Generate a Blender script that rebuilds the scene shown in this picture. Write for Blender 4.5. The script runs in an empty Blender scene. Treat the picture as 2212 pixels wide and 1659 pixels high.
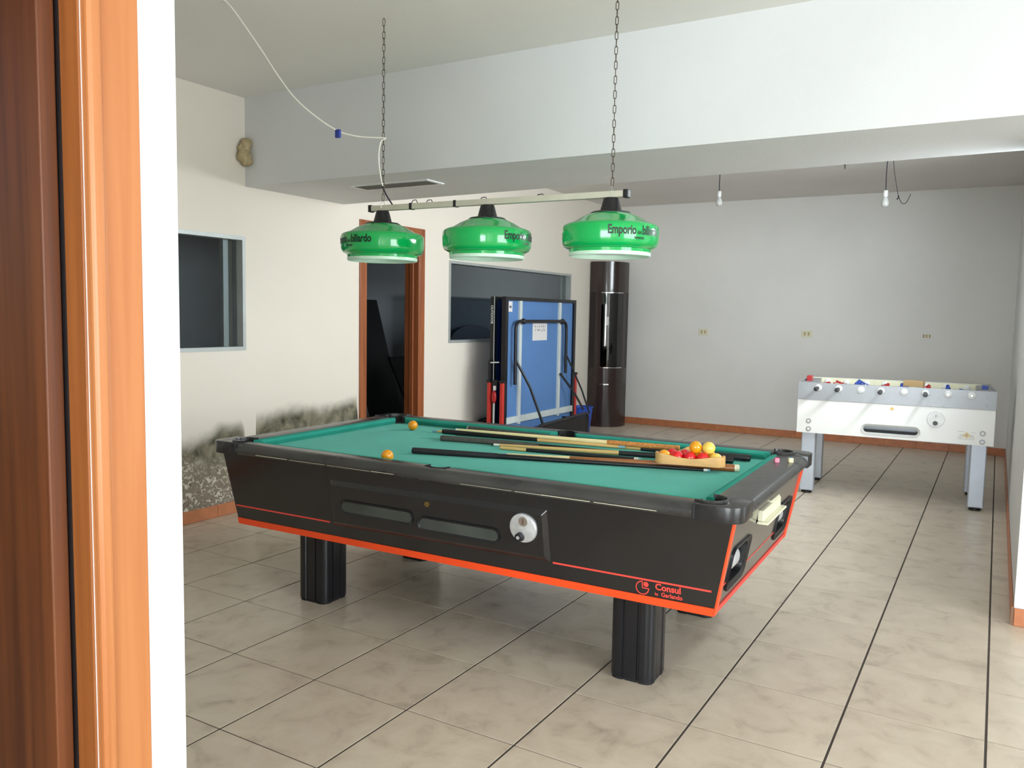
import bpy, bmesh, math, random
from mathutils import Vector, Matrix

random.seed(7)
SC = bpy.context.scene
COL = SC.collection
PI = math.pi

# ------------------------------------------------------------------ camera
cam_d = bpy.data.cameras.new('camera')
cam = bpy.data.objects.new('camera', cam_d)
COL.objects.link(cam)
cF = Vector((0.85739642, 0.50769077, -0.0843888))
cR = Vector((0.51075684, -0.85953011, 0.01831496))
cU = Vector((0.06323638, 0.05880534, 0.99626457))
CAM = Vector((-1.80867, -2.20530, 1.42618))
cam.matrix_world = Matrix(((cR.x, cU.x, -cF.x, CAM.x), (cR.y, cU.y, -cF.y, CAM.y), (cR.z, cU.z, -cF.z, CAM.z), (0, 0, 0, 1)))
cam_d.sensor_width = 36
cam_d.lens = 1766.65 * 36 / 2212
cam_d.clip_start = 0.05
SC.camera = cam

# ------------------------------------------------------------------ world, daylight, exposure
world = bpy.data.worlds.new('world'); SC.world = world
world.use_nodes = True
wn = world.node_tree.nodes; wl = world.node_tree.links
wn.clear()
wo = wn.new('ShaderNodeOutputWorld'); wb = wn.new('ShaderNodeBackground')
sky = wn.new('ShaderNodeTexSky')
try:
    sky.sky_type = 'NISHITA'; sky.sun_disc = False; sky.sun_elevation = math.radians(38); sky.sun_rotation = math.radians(200)
except Exception:
    pass
wb.inputs['Strength'].default_value = 0.16
wl.new(sky.outputs[0], wb.inputs[0]); wl.new(wb.outputs[0], wo.inputs[0])

def area(name, loc, target, sx, sy, power, col):
    l = bpy.data.lights.new(name, 'AREA'); l.shape = 'RECTANGLE'; l.size = sx; l.size_y = sy
    l.energy = power; l.color = col
    o = bpy.data.objects.new(name, l); COL.objects.link(o)
    o.location = loc
    o.rotation_euler = (Vector(target) - Vector(loc)).to_track_quat('-Z', 'Y').to_euler()
    return o
DAY = (0.90, 0.95, 1.0)
area('daylight_back_glazing', (-8.25, -3.2, 1.4), (0, -3.2, 1.4), 4.2, 2.4, 660, DAY)
area('daylight_side_glazing', (-0.6, -6.25, 1.35), (-0.6, 0, 1.35), 3.2, 2.3, 350, DAY)
area('daylight_high_window', (4.15, -2.62, 2.25), (4.3, 1.0, 1.0), 2.2, .70, 230, DAY)
area('backroom_fill_light', (10.6, 2.36, 1.9), (10.6, 5, 1.8), 2.3, .9, 48, DAY)  # added fill to brighten the back room wall, no such window known

SC.view_settings.view_transform = 'Standard'
SC.view_settings.look = 'None'
SC.view_settings.exposure = -0.30
SC.view_settings.gamma = 1.0
SC.view_settings.use_curve_mapping = False

# ------------------------------------------------------------------ materials
def lin(r, g, b):
    f = lambda c: (c / 255 / 12.92) if c / 255 <= 0.04045 else ((c / 255 + 0.055) / 1.055) ** 2.4
    return (f(r), f(g), f(b), 1.0)

MATS = {}
def mat(name, rgb, rough=0.5, metal=0.0, var=0.0, vscale=8.0, bump=0.0, bscale=60.0, spec=0.5, stretch=(1, 1, 1), coat=0.0, rvar=0.0, dark=None):
    """Principled with procedural colour variation, bump and roughness variation (object coordinates)."""
    if name in MATS: return MATS[name]
    m = bpy.data.materials.new(name); m.use_nodes = True
    nt = m.node_tree; n = nt.nodes; l = nt.links
    b = n['Principled BSDF']
    c = lin(*rgb)
    b.inputs['Base Color'].default_value = c
    b.inputs['Roughness'].default_value = rough
    b.inputs['Metallic'].default_value = metal
    b.inputs['Specular IOR Level'].default_value = spec
    b.inputs['Coat Weight'].default_value = coat
    tc = n.new('ShaderNodeTexCoord'); mp = n.new('ShaderNodeMapping'); mp.inputs['Scale'].default_value = stretch
    l.new(tc.outputs['Object'], mp.inputs['Vector'])
    nz = n.new('ShaderNodeTexNoise'); nz.inputs['Scale'].default_value = vscale; nz.inputs['Detail'].default_value = 6
    l.new(mp.outputs[0], nz.inputs['Vector'])
    v = max(var, 0.02)
    d = lin(*dark) if dark else tuple(x * (1 - v) for x in c[:3]) + (1,)
    hi = tuple(min(1, x * (1 + v * 0.6)) for x in c[:3]) + (1,)
    cr = n.new('ShaderNodeValToRGB'); cr.color_ramp.elements[0].position = 0.33; cr.color_ramp.elements[1].position = 0.67
    cr.color_ramp.elements[0].color = d; cr.color_ramp.elements[1].color = hi
    l.new(nz.outputs['Fac'], cr.inputs[0]); l.new(cr.outputs[0], b.inputs['Base Color'])
    if rvar:
        mr = n.new('ShaderNodeMapRange'); mr.inputs['To Min'].default_value = max(0.02, rough - rvar); mr.inputs['To Max'].default_value = min(1, rough + rvar)
        l.new(nz.outputs['Fac'], mr.inputs['Value']); l.new(mr.outputs[0], b.inputs['Roughness'])
    if bump:
        nb = n.new('ShaderNodeTexNoise'); nb.inputs['Scale'].default_value = bscale; nb.inputs['Detail'].default_value = 4
        l.new(mp.outputs[0], nb.inputs['Vector'])
        bp = n.new('ShaderNodeBump'); bp.inputs['Strength'].default_value = bump; bp.inputs['Distance'].default_value = 0.01
        l.new(nb.outputs['Fac'], bp.inputs['Height']); l.new(bp.outputs[0], b.inputs['Normal'])
    MATS[name] = m
    return m

def glass(name, tint, gloss=1.0, rough=0.02):
    m = bpy.data.materials.new(name); m.use_nodes = True
    n = m.node_tree.nodes; l = m.node_tree.links; n.clear()
    o = n.new('ShaderNodeOutputMaterial'); mx = n.new('ShaderNodeMixShader'); t = n.new('ShaderNodeBsdfTransparent'); g = n.new('ShaderNodeBsdfGlossy')
    t.inputs[0].default_value = tuple(tint) + (1,)
    g.inputs['Roughness'].default_value = rough
    fr = n.new('ShaderNodeLayerWeight'); fr.inputs[0].default_value = 0.5
    pw = n.new('ShaderNodeMath'); pw.operation = 'POWER'; pw.inputs[1].default_value = 5.0
    ma = n.new('ShaderNodeMath'); ma.operation = 'MULTIPLY_ADD'; ma.inputs[1].default_value = 0.96; ma.inputs[2].default_value = 0.04
    ml = n.new('ShaderNodeMath'); ml.operation = 'MULTIPLY'; ml.inputs[1].default_value = gloss; ml.use_clamp = True
    l.new(fr.outputs['Facing'], pw.inputs[0]); l.new(pw.outputs[0], ma.inputs[0]); l.new(ma.outputs[0], ml.inputs[0]); l.new(ml.outputs[0], mx.inputs[0]); l.new(t.outputs[0], mx.inputs[1]); l.new(g.outputs[0], mx.inputs[2]); l.new(mx.outputs[0], o.inputs[0])
    return m

M_plaster = mat('plaster_white', (238, 236, 231), 0.75, var=0.03, vscale=1.3, bump=0.12, bscale=90, spec=0.25)
M_plaster_far = mat('plaster_far', (238, 236, 232), 0.6, var=0.05, vscale=0.8, bump=0.12, bscale=90, spec=0.35)
M_ceiling = mat('plaster_ceiling', (234, 231, 226), 0.85, var=0.03, vscale=1.0, bump=0.08, bscale=60, spec=0.2)
M_white_corner = mat('plaster_bright', (224, 225, 225), 0.6, var=0.03, vscale=5, bump=0.08, bscale=60)
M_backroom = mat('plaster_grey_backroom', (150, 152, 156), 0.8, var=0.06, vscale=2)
M_grout = mat('grout', (72, 64, 58), 0.9, var=0.12, vscale=12)
M_skirt = mat('terracotta_skirting', (196, 124, 84), 0.42, var=0.12, vscale=14)
M_mortar = mat('skirting_mortar', (140, 105, 84), 0.9)
M_oldgrey = mat('aluminium_frame', (186, 190, 188), 0.45, metal=0.35, var=0.05)
M_darkgrey = mat('dark_backing', (52, 56, 60), 0.7)
M_glass_dark = glass('window_glass', (0.80, 0.83, 0.84), 1.0)
M_glass_clear = glass('clear_glass', (0.95, 0.97, 0.97), 0.6)
M_black_plastic = mat('black_plastic', (24, 24, 27), 0.35, var=0.2, vscale=20, rvar=0.1)
M_black_lam = mat('black_laminate', (24, 24, 27), 0.17, var=0.14, vscale=5, rvar=0.04, spec=0.5)
M_black_lam.node_tree.nodes['Principled BSDF'].inputs['Coat Weight'].default_value = 0.6
M_black_lam.node_tree.nodes['Principled BSDF'].inputs['Coat Roughness'].default_value = 0.14
M_rail = mat('worn_black_rail', (66, 65, 64), 0.30, var=0.45, vscale=9, rvar=0.14, stretch=(1, 0.35, 1), bump=0.05, bscale=30)
M_cap = mat('worn_black_cap', (36, 36, 38), 0.22, var=0.35, vscale=16, rvar=0.12, bump=0.06, bscale=25)
M_pocket = mat('pocket_black', (12, 12, 15), 0.6)
M_cloth = mat('green_cloth', (76, 172, 154), 0.95, var=0.10, vscale=3.0, bump=0.12, bscale=700, spec=0.15)
M_cloth_ = M_cloth.node_tree.nodes['Principled BSDF']
M_cloth_.inputs['Sheen Weight'].default_value = 0.22; M_cloth_.inputs['Sheen Roughness'].default_value = 0.4; M_cloth_.inputs['Sheen Tint'].default_value = (0.55, 1.0, 0.92, 1)
M_cushion = mat('green_cushion_cloth', (52, 154, 136), 0.9, var=0.10, vscale=6.0, bump=0.1, bscale=600, spec=0.15)
M_orange = mat('orange_red_trim', (246, 78, 28), 0.35, var=0.04)
M_red_line = mat('red_line', (232, 74, 62), 0.45)
M_alu = mat('cast_aluminium', (214, 215, 218), 0.38, metal=0.55, var=0.10, vscale=40, rvar=0.1)
M_chrome = mat('chrome', (220, 222, 226), 0.15, metal=1.0)
M_brass = mat('brass', (168, 140, 80), 0.35, metal=0.9)
M_cream = mat('cream_plastic', (232, 228, 200), 0.35, var=0.04)
M_white_pl = mat('white_plastic', (232, 233, 232), 0.35, var=0.03)
M_green_shade = mat('green_shade', (8, 172, 84), 0.13, var=0.05, vscale=3, coat=0.5)
M_shade_lip = mat('shade_lip', (206, 236, 214), 0.3, var=0.03)
M_ink = mat('dark_ink', (10, 40, 26), 0.45)
M_bar = mat('ivory_bar', (206, 204, 186), 0.35, metal=0.25, var=0.06)
M_rust = mat('rusty_steel', (92, 80, 70), 0.5, metal=0.8, var=0.3, vscale=60)
M_wire_white = mat('white_cable', (236, 232, 220), 0.5)
M_wire_dark = mat('dark_cable', (40, 38, 52), 0.5)
M_tape = mat('blue_tape', (36, 58, 150), 0.5)
M_foosw = mat('foosball_white', (250, 250, 247), 0.28, var=0.02, vscale=4)
M_steel = mat('brushed_steel_apron', (166, 168, 172), 0.42, metal=0.45, var=0.12, vscale=7, rvar=0.12)
M_leg = mat('silver_painted_leg', (196, 203, 214), 0.4, metal=0.4, var=0.05)
M_pp_blue = mat('table_blue', (88, 130, 186), 0.6, var=0.05, vscale=3)
M_pp_top = mat('table_top_navy', (22, 52, 112), 0.5, var=0.05)
M_pp_rib = mat('rib_pale_grey', (206, 214, 212), 0.45, var=0.06)
M_pp_red = mat('red_post', (196, 52, 44), 0.4, var=0.06)
M_dk = mat('black_tube', (20, 20, 24), 0.4)
M_brown_lac = mat('dark_brown_lacquer', (52, 38, 36), 0.22, var=0.15, vscale=3, stretch=(4, 4, 0.6), coat=0.3)
M_paper = mat('paper', (226, 222, 222), 0.8, var=0.02)
M_bulb = mat('bulb_glass', (206, 206, 202), 0.15, var=0.03)
M_foam = mat('expanding_foam', (178, 160, 122), 0.7, var=0.25, vscale=30, bump=0.5, bscale=50)
M_card = mat('cardboard', (190, 158, 112), 0.8, var=0.05)
M_redp = mat('red_player', (176, 28, 34), 0.3)
M_bluep = mat('blue_player', (40, 72, 166), 0.3)
M_field = mat('foosball_field', (204, 206, 186), 0.5)
M_bin = mat('blue_bin_plastic', (40, 84, 190), 0.4)
M_maple = mat('maple_shaft', (226, 190, 124), 0.3, var=0.10, vscale=10, stretch=(1, 1, 0.1))
M_ivory = mat('pale_shaft', (240, 222, 168), 0.3, var=0.05)
M_brownc = mat('brown_butt', (160, 96, 52), 0.22, var=0.15, vscale=10)
M_tan = mat('tan_butt', (178, 110, 66), 0.35, var=0.25, vscale=50)
M_wrap = mat('orange_wrap', (206, 136, 66), 0.5, var=0.4, vscale=90)
M_grip = mat('black_grip', (36, 36, 40), 0.6, var=0.15, vscale=60)
M_ggrip = mat('grey_grip', (84, 84, 78), 0.65, var=0.25, vscale=50)
M_ferr = mat('white_ferrule', (238, 238, 230), 0.4)
M_tip = mat('chalked_tip', (130, 180, 196), 0.9)
M_rackw = mat('rack_wood', (224, 172, 108), 0.4, var=0.12, vscale=14, stretch=(1, 1, 4))
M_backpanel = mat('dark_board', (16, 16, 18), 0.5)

def wood(name, base, dk, rough=0.35, axis='Z'):
    m = bpy.data.materials.new(name); m.use_nodes = True
    n = m.node_tree.nodes; l = m.node_tree.links; b = n['Principled BSDF']
    tc = n.new('ShaderNodeTexCoord'); mp = n.new('ShaderNodeMapping'); mp.inputs['Scale'].default_value = (22, 22, 0.7)
    nz = n.new('ShaderNodeTexNoise'); nz.inputs['Scale'].default_value = 1.6; nz.inputs['Detail'].default_value = 5; nz.inputs['Distortion'].default_value = 0.4
    cr = n.new('ShaderNodeValToRGB'); cr.color_ramp.elements[0].color = lin(*dk); cr.color_ramp.elements[1].color = lin(*base)
    cr.color_ramp.elements[0].position = 0.3; cr.color_ramp.elements[1].position = 0.62
    l.new(tc.outputs['Object'], mp.inputs[0]); l.new(mp.outputs[0], nz.inputs['Vector']); l.new(nz.outputs['Fac'], cr.inputs[0]); l.new(cr.outputs[0], b.inputs['Base Color'])
    b.inputs['Roughness'].default_value = rough
    return m
M_door_wood = wood('orange_door_wood', (190, 122, 72), (176, 106, 58))
M_jamb_shaded = wood('jamb_wood_shaded', (156, 92, 44), (134, 76, 34))  # casing wood darkened: shade on the door jamb put into its colour
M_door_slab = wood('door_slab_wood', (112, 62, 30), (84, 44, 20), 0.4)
M_door_far = wood('brown_door_wood', (166, 98, 60), (136, 74, 42))

def tile_material():
    m = bpy.data.materials.new('ceramic_floor_tile'); m.use_nodes = True
    n = m.node_tree.nodes; l = m.node_tree.links; b = n['Principled BSDF']
    ge = n.new('ShaderNodeNewGeometry'); oi = n.new('ShaderNodeObjectInfo')
    ad = n.new('ShaderNodeVectorMath'); ad.operation = 'ADD'
    sc = n.new('ShaderNodeVectorMath'); sc.operation = 'SCALE'; sc.inputs['Scale'].default_value = 40
    cb = n.new('ShaderNodeCombineXYZ'); l.new(oi.outputs['Random'], cb.inputs[0]); l.new(oi.outputs['Random'], cb.inputs[1])
    l.new(cb.outputs[0], sc.inputs[0]); l.new(ge.outputs['Position'], ad.inputs[0]); l.new(sc.outputs[0], ad.inputs[1])
    n1 = n.new('ShaderNodeTexNoise'); n1.inputs['Scale'].default_value = 7; n1.inputs['Detail'].default_value = 9; n1.inputs['Roughness'].default_value = 0.62; n1.inputs['Distortion'].default_value = 0.6
    n2 = n.new('ShaderNodeTexNoise'); n2.inputs['Scale'].default_value = 3.2; n2.inputs['Detail'].default_value = 4
    l.new(ad.outputs[0], n1.inputs['Vector']); l.new(ad.outputs[0], n2.inputs['Vector'])
    c1 = n.new('ShaderNodeValToRGB'); e = c1.color_ramp.elements
    e[0].position = 0.32; e[0].color = lin(188, 177, 162); e[1].position = 0.62; e[1].color = lin(218, 208, 193)
    e2 = c1.color_ramp.elements.new(0.45); e2.color = lin(210, 199, 183)
    l.new(n1.outputs['Fac'], c1.inputs[0])
    c2 = n.new('ShaderNodeValToRGB'); c2.color_ramp.elements[0].color = lin(240, 232, 228); c2.color_ramp.elements[1].color = lin(255, 252, 244)
    l.new(n2.outputs['Fac'], c2.inputs[0])
    mx = n.new('ShaderNodeMixRGB'); mx.blend_type = 'MULTIPLY'; mx.inputs[0].default_value = 1
    l.new(c1.outputs[0], mx.inputs[1]); l.new(c2.outputs[0], mx.inputs[2]); l.new(mx.outputs[0], b.inputs['Base Color'])
    mr = n.new('ShaderNodeMapRange'); mr.inputs['To Min'].default_value = 0.22; mr.inputs['To Max'].default_value = 0.40
    l.new(n1.outputs['Fac'], mr.inputs[0]); l.new(mr.outputs[0], b.inputs['Roughness'])
    b.inputs['Specular IOR Level'].default_value = 0.5
    return m
M_tile = tile_material()

def mouldy_wall():
    """left wall paint: plaster with rising-damp mould and flaking low down (a stain with its own outline)"""
    m = bpy.data.materials.new('plaster_with_rising_damp'); m.use_nodes = True
    n = m.node_tree.nodes; l = m.node_tree.links; b = n['Principled BSDF']; b.inputs['Roughness'].default_value = 0.8; b.inputs['Specular IOR Level'].default_value = 0.2
    ge = n.new('ShaderNodeTexCoord'); sx = n.new('ShaderNodeSeparateXYZ'); l.new(ge.outputs['Object'], sx.inputs[0])
    def math_(op, a, c=None, cl=False):
        k = n.new('ShaderNodeMath'); k.operation = op; k.use_clamp = cl
        for i, v in enumerate((a, c)):
            if v is None: continue
            if isinstance(v, (int, float)): k.inputs[i].default_value = v
            else: l.new(v, k.inputs[i])
        return k.outputs[0]
    def noise(scale, det=5, dist=0.0):
        k = n.new('ShaderNodeTexNoise'); k.inputs['Scale'].default_value = scale; k.inputs['Detail'].default_value = det; k.inputs['Distortion'].default_value = dist
        l.new(ge.outputs['Object'], k.inputs['Vector']); return k.outputs['Fac']
    mr = n.new('ShaderNodeMapRange'); mr.inputs['From Min'].default_value = 1.4; mr.inputs['From Max'].default_value = 3.6
    l.new(sx.outputs['X'], mr.inputs[0])
    pr = n.new('ShaderNodeValToRGB'); prof = [(1.4, .50), (1.69, .54), (1.83, .59), (1.98, .625), (2.15, .62), (2.18, .56), (2.21, .1), (2.265, .1), (2.285, .66), (2.49, .69), (2.73, .70), (2.98, .67), (3.2, .69), (3.36, .72), (3.4, .3), (3.6, 0)]
    els = pr.color_ramp.elements
    els[0].position = 0; els[0].color = (prof[0][1],) * 3 + (1,); els[1].position = 1; els[1].color = (prof[-1][1],) * 3 + (1,)
    for (x, h) in prof[1:-1]:
        e = els.new((x - 1.4) / 2.2); e.color = (h, h, h, 1)
    l.new(mr.outputs[0], pr.inputs[0])
    h = math_('ADD', pr.outputs[0], math_('MULTIPLY', math_('SUBTRACT', noise(6, 6), 0.5), 0.12))
    d = math_('SUBTRACT', h, sx.outputs['Z'])
    k = n.new('ShaderNodeMapRange'); k.interpolation_type = 'SMOOTHSTEP'; k.inputs['From Min'].default_value = -0.05; k.inputs['From Max'].default_value = 0.09
    l.new(d, k.inputs[0])
    mask = k.outputs[0]
    wn_ = n.new('ShaderNodeValToRGB'); wn_.color_ramp.elements[0].color = lin(230, 221, 208); wn_.color_ramp.elements[1].color = lin(236, 228, 216)
    l.new(noise(1.5), wn_.inputs[0])
    st = n.new('ShaderNodeValToRGB'); st.color_ramp.elements[0].position = 0.34; st.color_ramp.elements[1].position = 0.68
    st.color_ramp.elements[0].color = lin(74, 74, 58); st.color_ramp.elements[1].color = lin(156, 148, 128)
    l.new(noise(9, 8, 0.5), st.inputs[0])
    # flaking band near the floor and white crust
    sp = n.new('ShaderNodeMapRange'); sp.inputs['From Min'].default_value = 0.50; sp.inputs['From Max'].default_value = 0.56
    l.new(noise(34, 7, 1.2), sp.inputs[0])
    low = n.new('ShaderNodeMapRange'); low.inputs['From Min'].default_value = 0.52; low.inputs['From Max'].default_value = 0.24
    l.new(math_('ADD', sx.outputs['Z'], math_('MULTIPLY', math_('SUBTRACT', noise(4, 3), 0.5), 0.5)), low.inputs[0])
    flake = math_('MULTIPLY', sp.outputs[0], low.outputs[0], True)
    mid = n.new('ShaderNodeMixRGB'); mid.inputs[2].default_value = lin(150, 138, 122)
    l.new(math_('MULTIPLY', low.outputs[0], 0.8), mid.inputs[0]); l.new(st.outputs[0], mid.inputs[1])
    dk = n.new('ShaderNodeMapRange'); dk.inputs['From Min'].default_value = 0.60; dk.inputs['From Max'].default_value = 0.70
    l.new(noise(48, 3), dk.inputs[0])
    dm = n.new('ShaderNodeMixRGB'); dm.inputs[2].default_value = lin(58, 52, 46); l.new(math_('MULTIPLY', dk.outputs[0], low.outputs[0], True), dm.inputs[0]); l.new(mid.outputs[0], dm.inputs[1])
    fm = n.new('ShaderNodeMixRGB'); fm.inputs[2].default_value = lin(224, 216, 200); l.new(flake, fm.inputs[0]); l.new(dm.outputs[0], fm.inputs[1])
    mx = n.new('ShaderNodeMixRGB'); l.new(mask, mx.inputs[0]); l.new(wn_.outputs[0], mx.inputs[1]); l.new(fm.outputs[0], mx.inputs[2])
    l.new(mx.outputs[0], b.inputs['Base Color'])
    bp = n.new('ShaderNodeBump'); bp.inputs['Distance'].default_value = 0.012; bp.inputs['Strength'].default_value = 0.7
    l.new(math_('MULTIPLY', math_('ADD', flake, math_('MULTIPLY', noise(30, 6), 0.5)), mask), bp.inputs['Height']); l.new(bp.outputs[0], b.inputs['Normal'])
    return m
M_wall_left = mouldy_wall()

# ------------------------------------------------------------------ mesh helpers
class MB:
    def __init__(self): self.bm = bmesh.new()
    def face(self, pts):
        vs = [self.bm.verts.new(p) for p in pts]
        return self.bm.faces.new(vs)
    def box(self, a, b):
        x0, y0, z0 = a; x1, y1, z1 = b
        P = [(x0, y0, z0), (x1, y0, z0), (x1, y1, z0), (x0, y1, z0), (x0, y0, z1), (x1, y0, z1), (x1, y1, z1), (x0, y1, z1)]
        return self.hexa(P)
    def hexa(self, P):
        v = [self.bm.verts.new(p) for p in P]
        for f in ((3, 2, 1, 0), (4, 5, 6, 7), (0, 1, 5, 4), (1, 2, 6, 5), (2, 3, 7, 6), (3, 0, 4, 7)):
            self.bm.faces.new([v[i] for i in f])
        return self
    def prism(self, pts0, pts1):
        """two matching outlines joined by sides and closed by end faces"""
        a = [self.bm.verts.new(p) for p in pts0]; b = [self.bm.verts.new(p) for p in pts1]
        n = len(a)
        self.bm.faces.new(list(reversed(a))); self.bm.faces.new(b)
        for i in range(n):
            j = (i + 1) % n
            self.bm.faces.new([a[i], a[j], b[j], b[i]])
        return self
    def ring(self, out0, in0, out1, in1):
        """closed band with a hole: outlines outer/inner at two levels"""
        n = len(out0)
        o0 = [self.bm.verts.new(p) for p in out0]; i0 = [self.bm.verts.new(p) for p in in0]
        o1 = [self.bm.verts.new(p) for p in out1]; i1 = [self.bm.verts.new(p) for p in in1]
        for k in range(n):
            j = (k + 1) % n
            self.bm.faces.new([o0[k], o0[j], o1[j], o1[k]])
            self.bm.faces.new([o1[k], o1[j], i1[j], i1[k]])
            self.bm.faces.new([i1[k], i1[j], i0[j], i0[k]])
            self.bm.faces.new([i0[k], i0[j], o0[j], o0[k]])
        return self
    def lathe(self, prof, seg=32, base=(0, 0, 0), axis='Z', close=False):
        rings = []
        for (r, z) in prof:
            ring = []
            for k in range(seg):
                a = 2 * PI * k / seg
                p = (r * math.cos(a), r * math.sin(a), z)
                if axis == 'X': p = (p[2], p[0], p[1])
                if axis == 'Y': p = (p[0], p[2], p[1])
                ring.append(self.bm.verts.new((p[0] + base[0], p[1] + base[1], p[2] + base[2])))
            rings.append(ring)
        for i in range(len(rings) - 1):
            for k in range(seg):
                j = (k + 1) % seg
                self.bm.faces.new([rings[i][k], rings[i][j], rings[i + 1][j], rings[i + 1][k]])
        if prof[0][0] > 1e-6: self.bm.faces.new(list(reversed(rings[0])))
        if prof[-1][0] > 1e-6: self.bm.faces.new(rings[-1])
        return self
    def tube(self, pts, r, seg=8, cap=True, closed=False):
        pts = [Vector(p) for p in pts]
        n = len(pts); rings = []
        rr = r if isinstance(r, (list, tuple)) else [r] * n
        up = Vector((0, 0, 1))
        prev = None
        for i, p in enumerate(pts):
            if closed: t = (pts[(i + 1) % n] - pts[i - 1])
            else: t = (pts[min(i + 1, n - 1)] - pts[max(i - 1, 0)])
            t.normalize()
            if prev is None:
                a = t.cross(up)
                if a.length < 1e-3: a = t.cross(Vector((1, 0, 0)))
            else:
                a = prev - t * prev.dot(t)
            a.normalize(); prev = a
            b = t.cross(a)
            rings.append([self.bm.verts.new(p + (a * math.cos(2 * PI * k / seg) + b * math.sin(2 * PI * k / seg)) * rr[i]) for k in range(seg)])
        m = n if closed else n - 1
        for i in range(m):
            A, B = rings[i], rings[(i + 1) % n]
            for k in range(seg):
                j = (k + 1) % seg
                self.bm.faces.new([A[k], A[j], B[j], B[k]])
        if cap and not closed:
            self.bm.faces.new(list(reversed(rings[0]))); self.bm.faces.new(rings[-1])
        return self
    def sphere(self, c, r, seg=20, sq=(1, 1, 1)):
        ret = bmesh.ops.create_uvsphere(self.bm, u_segments=seg, v_segments=seg // 2 + 2, radius=r)
        for v in ret['verts']:
            v.co = Vector((v.co.x * sq[0] + c[0], v.co.y * sq[1] + c[1], v.co.z * sq[2] + c[2]))
        return self
    def mesh(self, name, bevel=0, smooth=False, seg=2, angle=35):
        bm = self.bm
        bmesh.ops.remove_doubles(bm, verts=bm.verts, dist=1e-6)
        bmesh.ops.recalc_face_normals(bm, faces=bm.faces)
        if bevel:
            ed = [e for e in bm.edges if len(e.link_faces) == 2 and e.calc_face_angle(0) > math.radians(angle)]
            bmesh.ops.bevel(bm, geom=ed, offset=bevel, segments=seg, affect='EDGES', profile=0.5, clamp_overlap=True)
        me = bpy.data.meshes.new(name)
        bm.to_mesh(me); bm.free()
        if smooth:
            for p in me.polygons: p.use_smooth = True
            try: me.set_sharp_from_angle(angle=math.radians(38))
            except Exception: pass
        return me
    def build(self, name, material, parent=None, bevel=0, smooth=False, seg=2, angle=35):
        me = self.mesh(name, bevel, smooth, seg, angle)
        if material: me.materials.append(material)
        return link(name, me, parent)

def link(name, me, parent=None, loc=None, rot=None):
    o = bpy.data.objects.new(name, me); COL.objects.link(o)
    if parent: o.parent = parent
    if loc is not None: o.location = loc
    if rot is not None: o.rotation_euler = rot
    return o
def tag(o, label=None, cat=None, group=None, kind=None):
    if label: o['label'] = label
    if cat: o['category'] = cat
    if group: o['group'] = group
    if kind: o['kind'] = kind
    return o
def thing(name, label, cat, loc=(0, 0, 0), rz=0, group=None):
    o = bpy.data.objects.new(name, None); COL.objects.link(o)
    o.empty_display_size = 0.1
    o.location = loc; o.rotation_euler = (0, 0, rz)
    return tag(o, label, cat, group)
def struct(o): o['kind'] = 'structure'; return o

def rrect(w, h, r, n=5, cx=0, cy=0):
    pts = []
    for (sx, sy, a0) in ((1, 1, 0), (-1, 1, 90), (-1, -1, 180), (1, -1, 270)):
        for k in range(n + 1):
            a = math.radians(a0 + 90 * k / n)
            pts.append((cx + sx * (w / 2 - r) + r * math.cos(a), cy + sy * (h / 2 - r) + r * math.sin(a)))
    return pts
def circ(r, n=24, cx=0, cy=0): return [(cx + r * math.cos(2 * PI * k / n), cy + r * math.sin(2 * PI * k / n)) for k in range(n)]

def text_geo(body, size, bold=0.0, sx=1.0):
    cu = bpy.data.curves.new('lettering', 'FONT'); cu.body = body; cu.size = size; cu.offset = bold; cu.resolution_u = 3
    o = bpy.data.objects.new('lettering', cu); COL.objects.link(o)
    bpy.context.view_layer.update()
    dg = bpy.context.evaluated_depsgraph_get()
    me = o.evaluated_get(dg).to_mesh()
    V = [(v.co.x * sx, v.co.y) for v in me.vertices]; Fc = [tuple(p.vertices) for p in me.polygons]
    o.evaluated_get(dg).to_mesh_clear()
    bpy.data.objects.remove(o); bpy.data.curves.remove(cu)
    return V, Fc
def text_obj(name, body, size, fn, material, parent, bold=0.0, sx=1.0, center=False, clip=None):
    V, Fc = text_geo(body, size, bold, sx)
    w = max(v[0] for v in V)
    if center: V = [(v[0] - w / 2, v[1]) for v in V]
    if clip:
        Fc = [f for f in Fc if all(clip(V[i][0]) for i in f)]
    me = bpy.data.meshes.new(name); me.from_pydata([fn(x, y) for x, y in V], [], Fc); me.materials.append(material)
    return link(name, me, parent)

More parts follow.
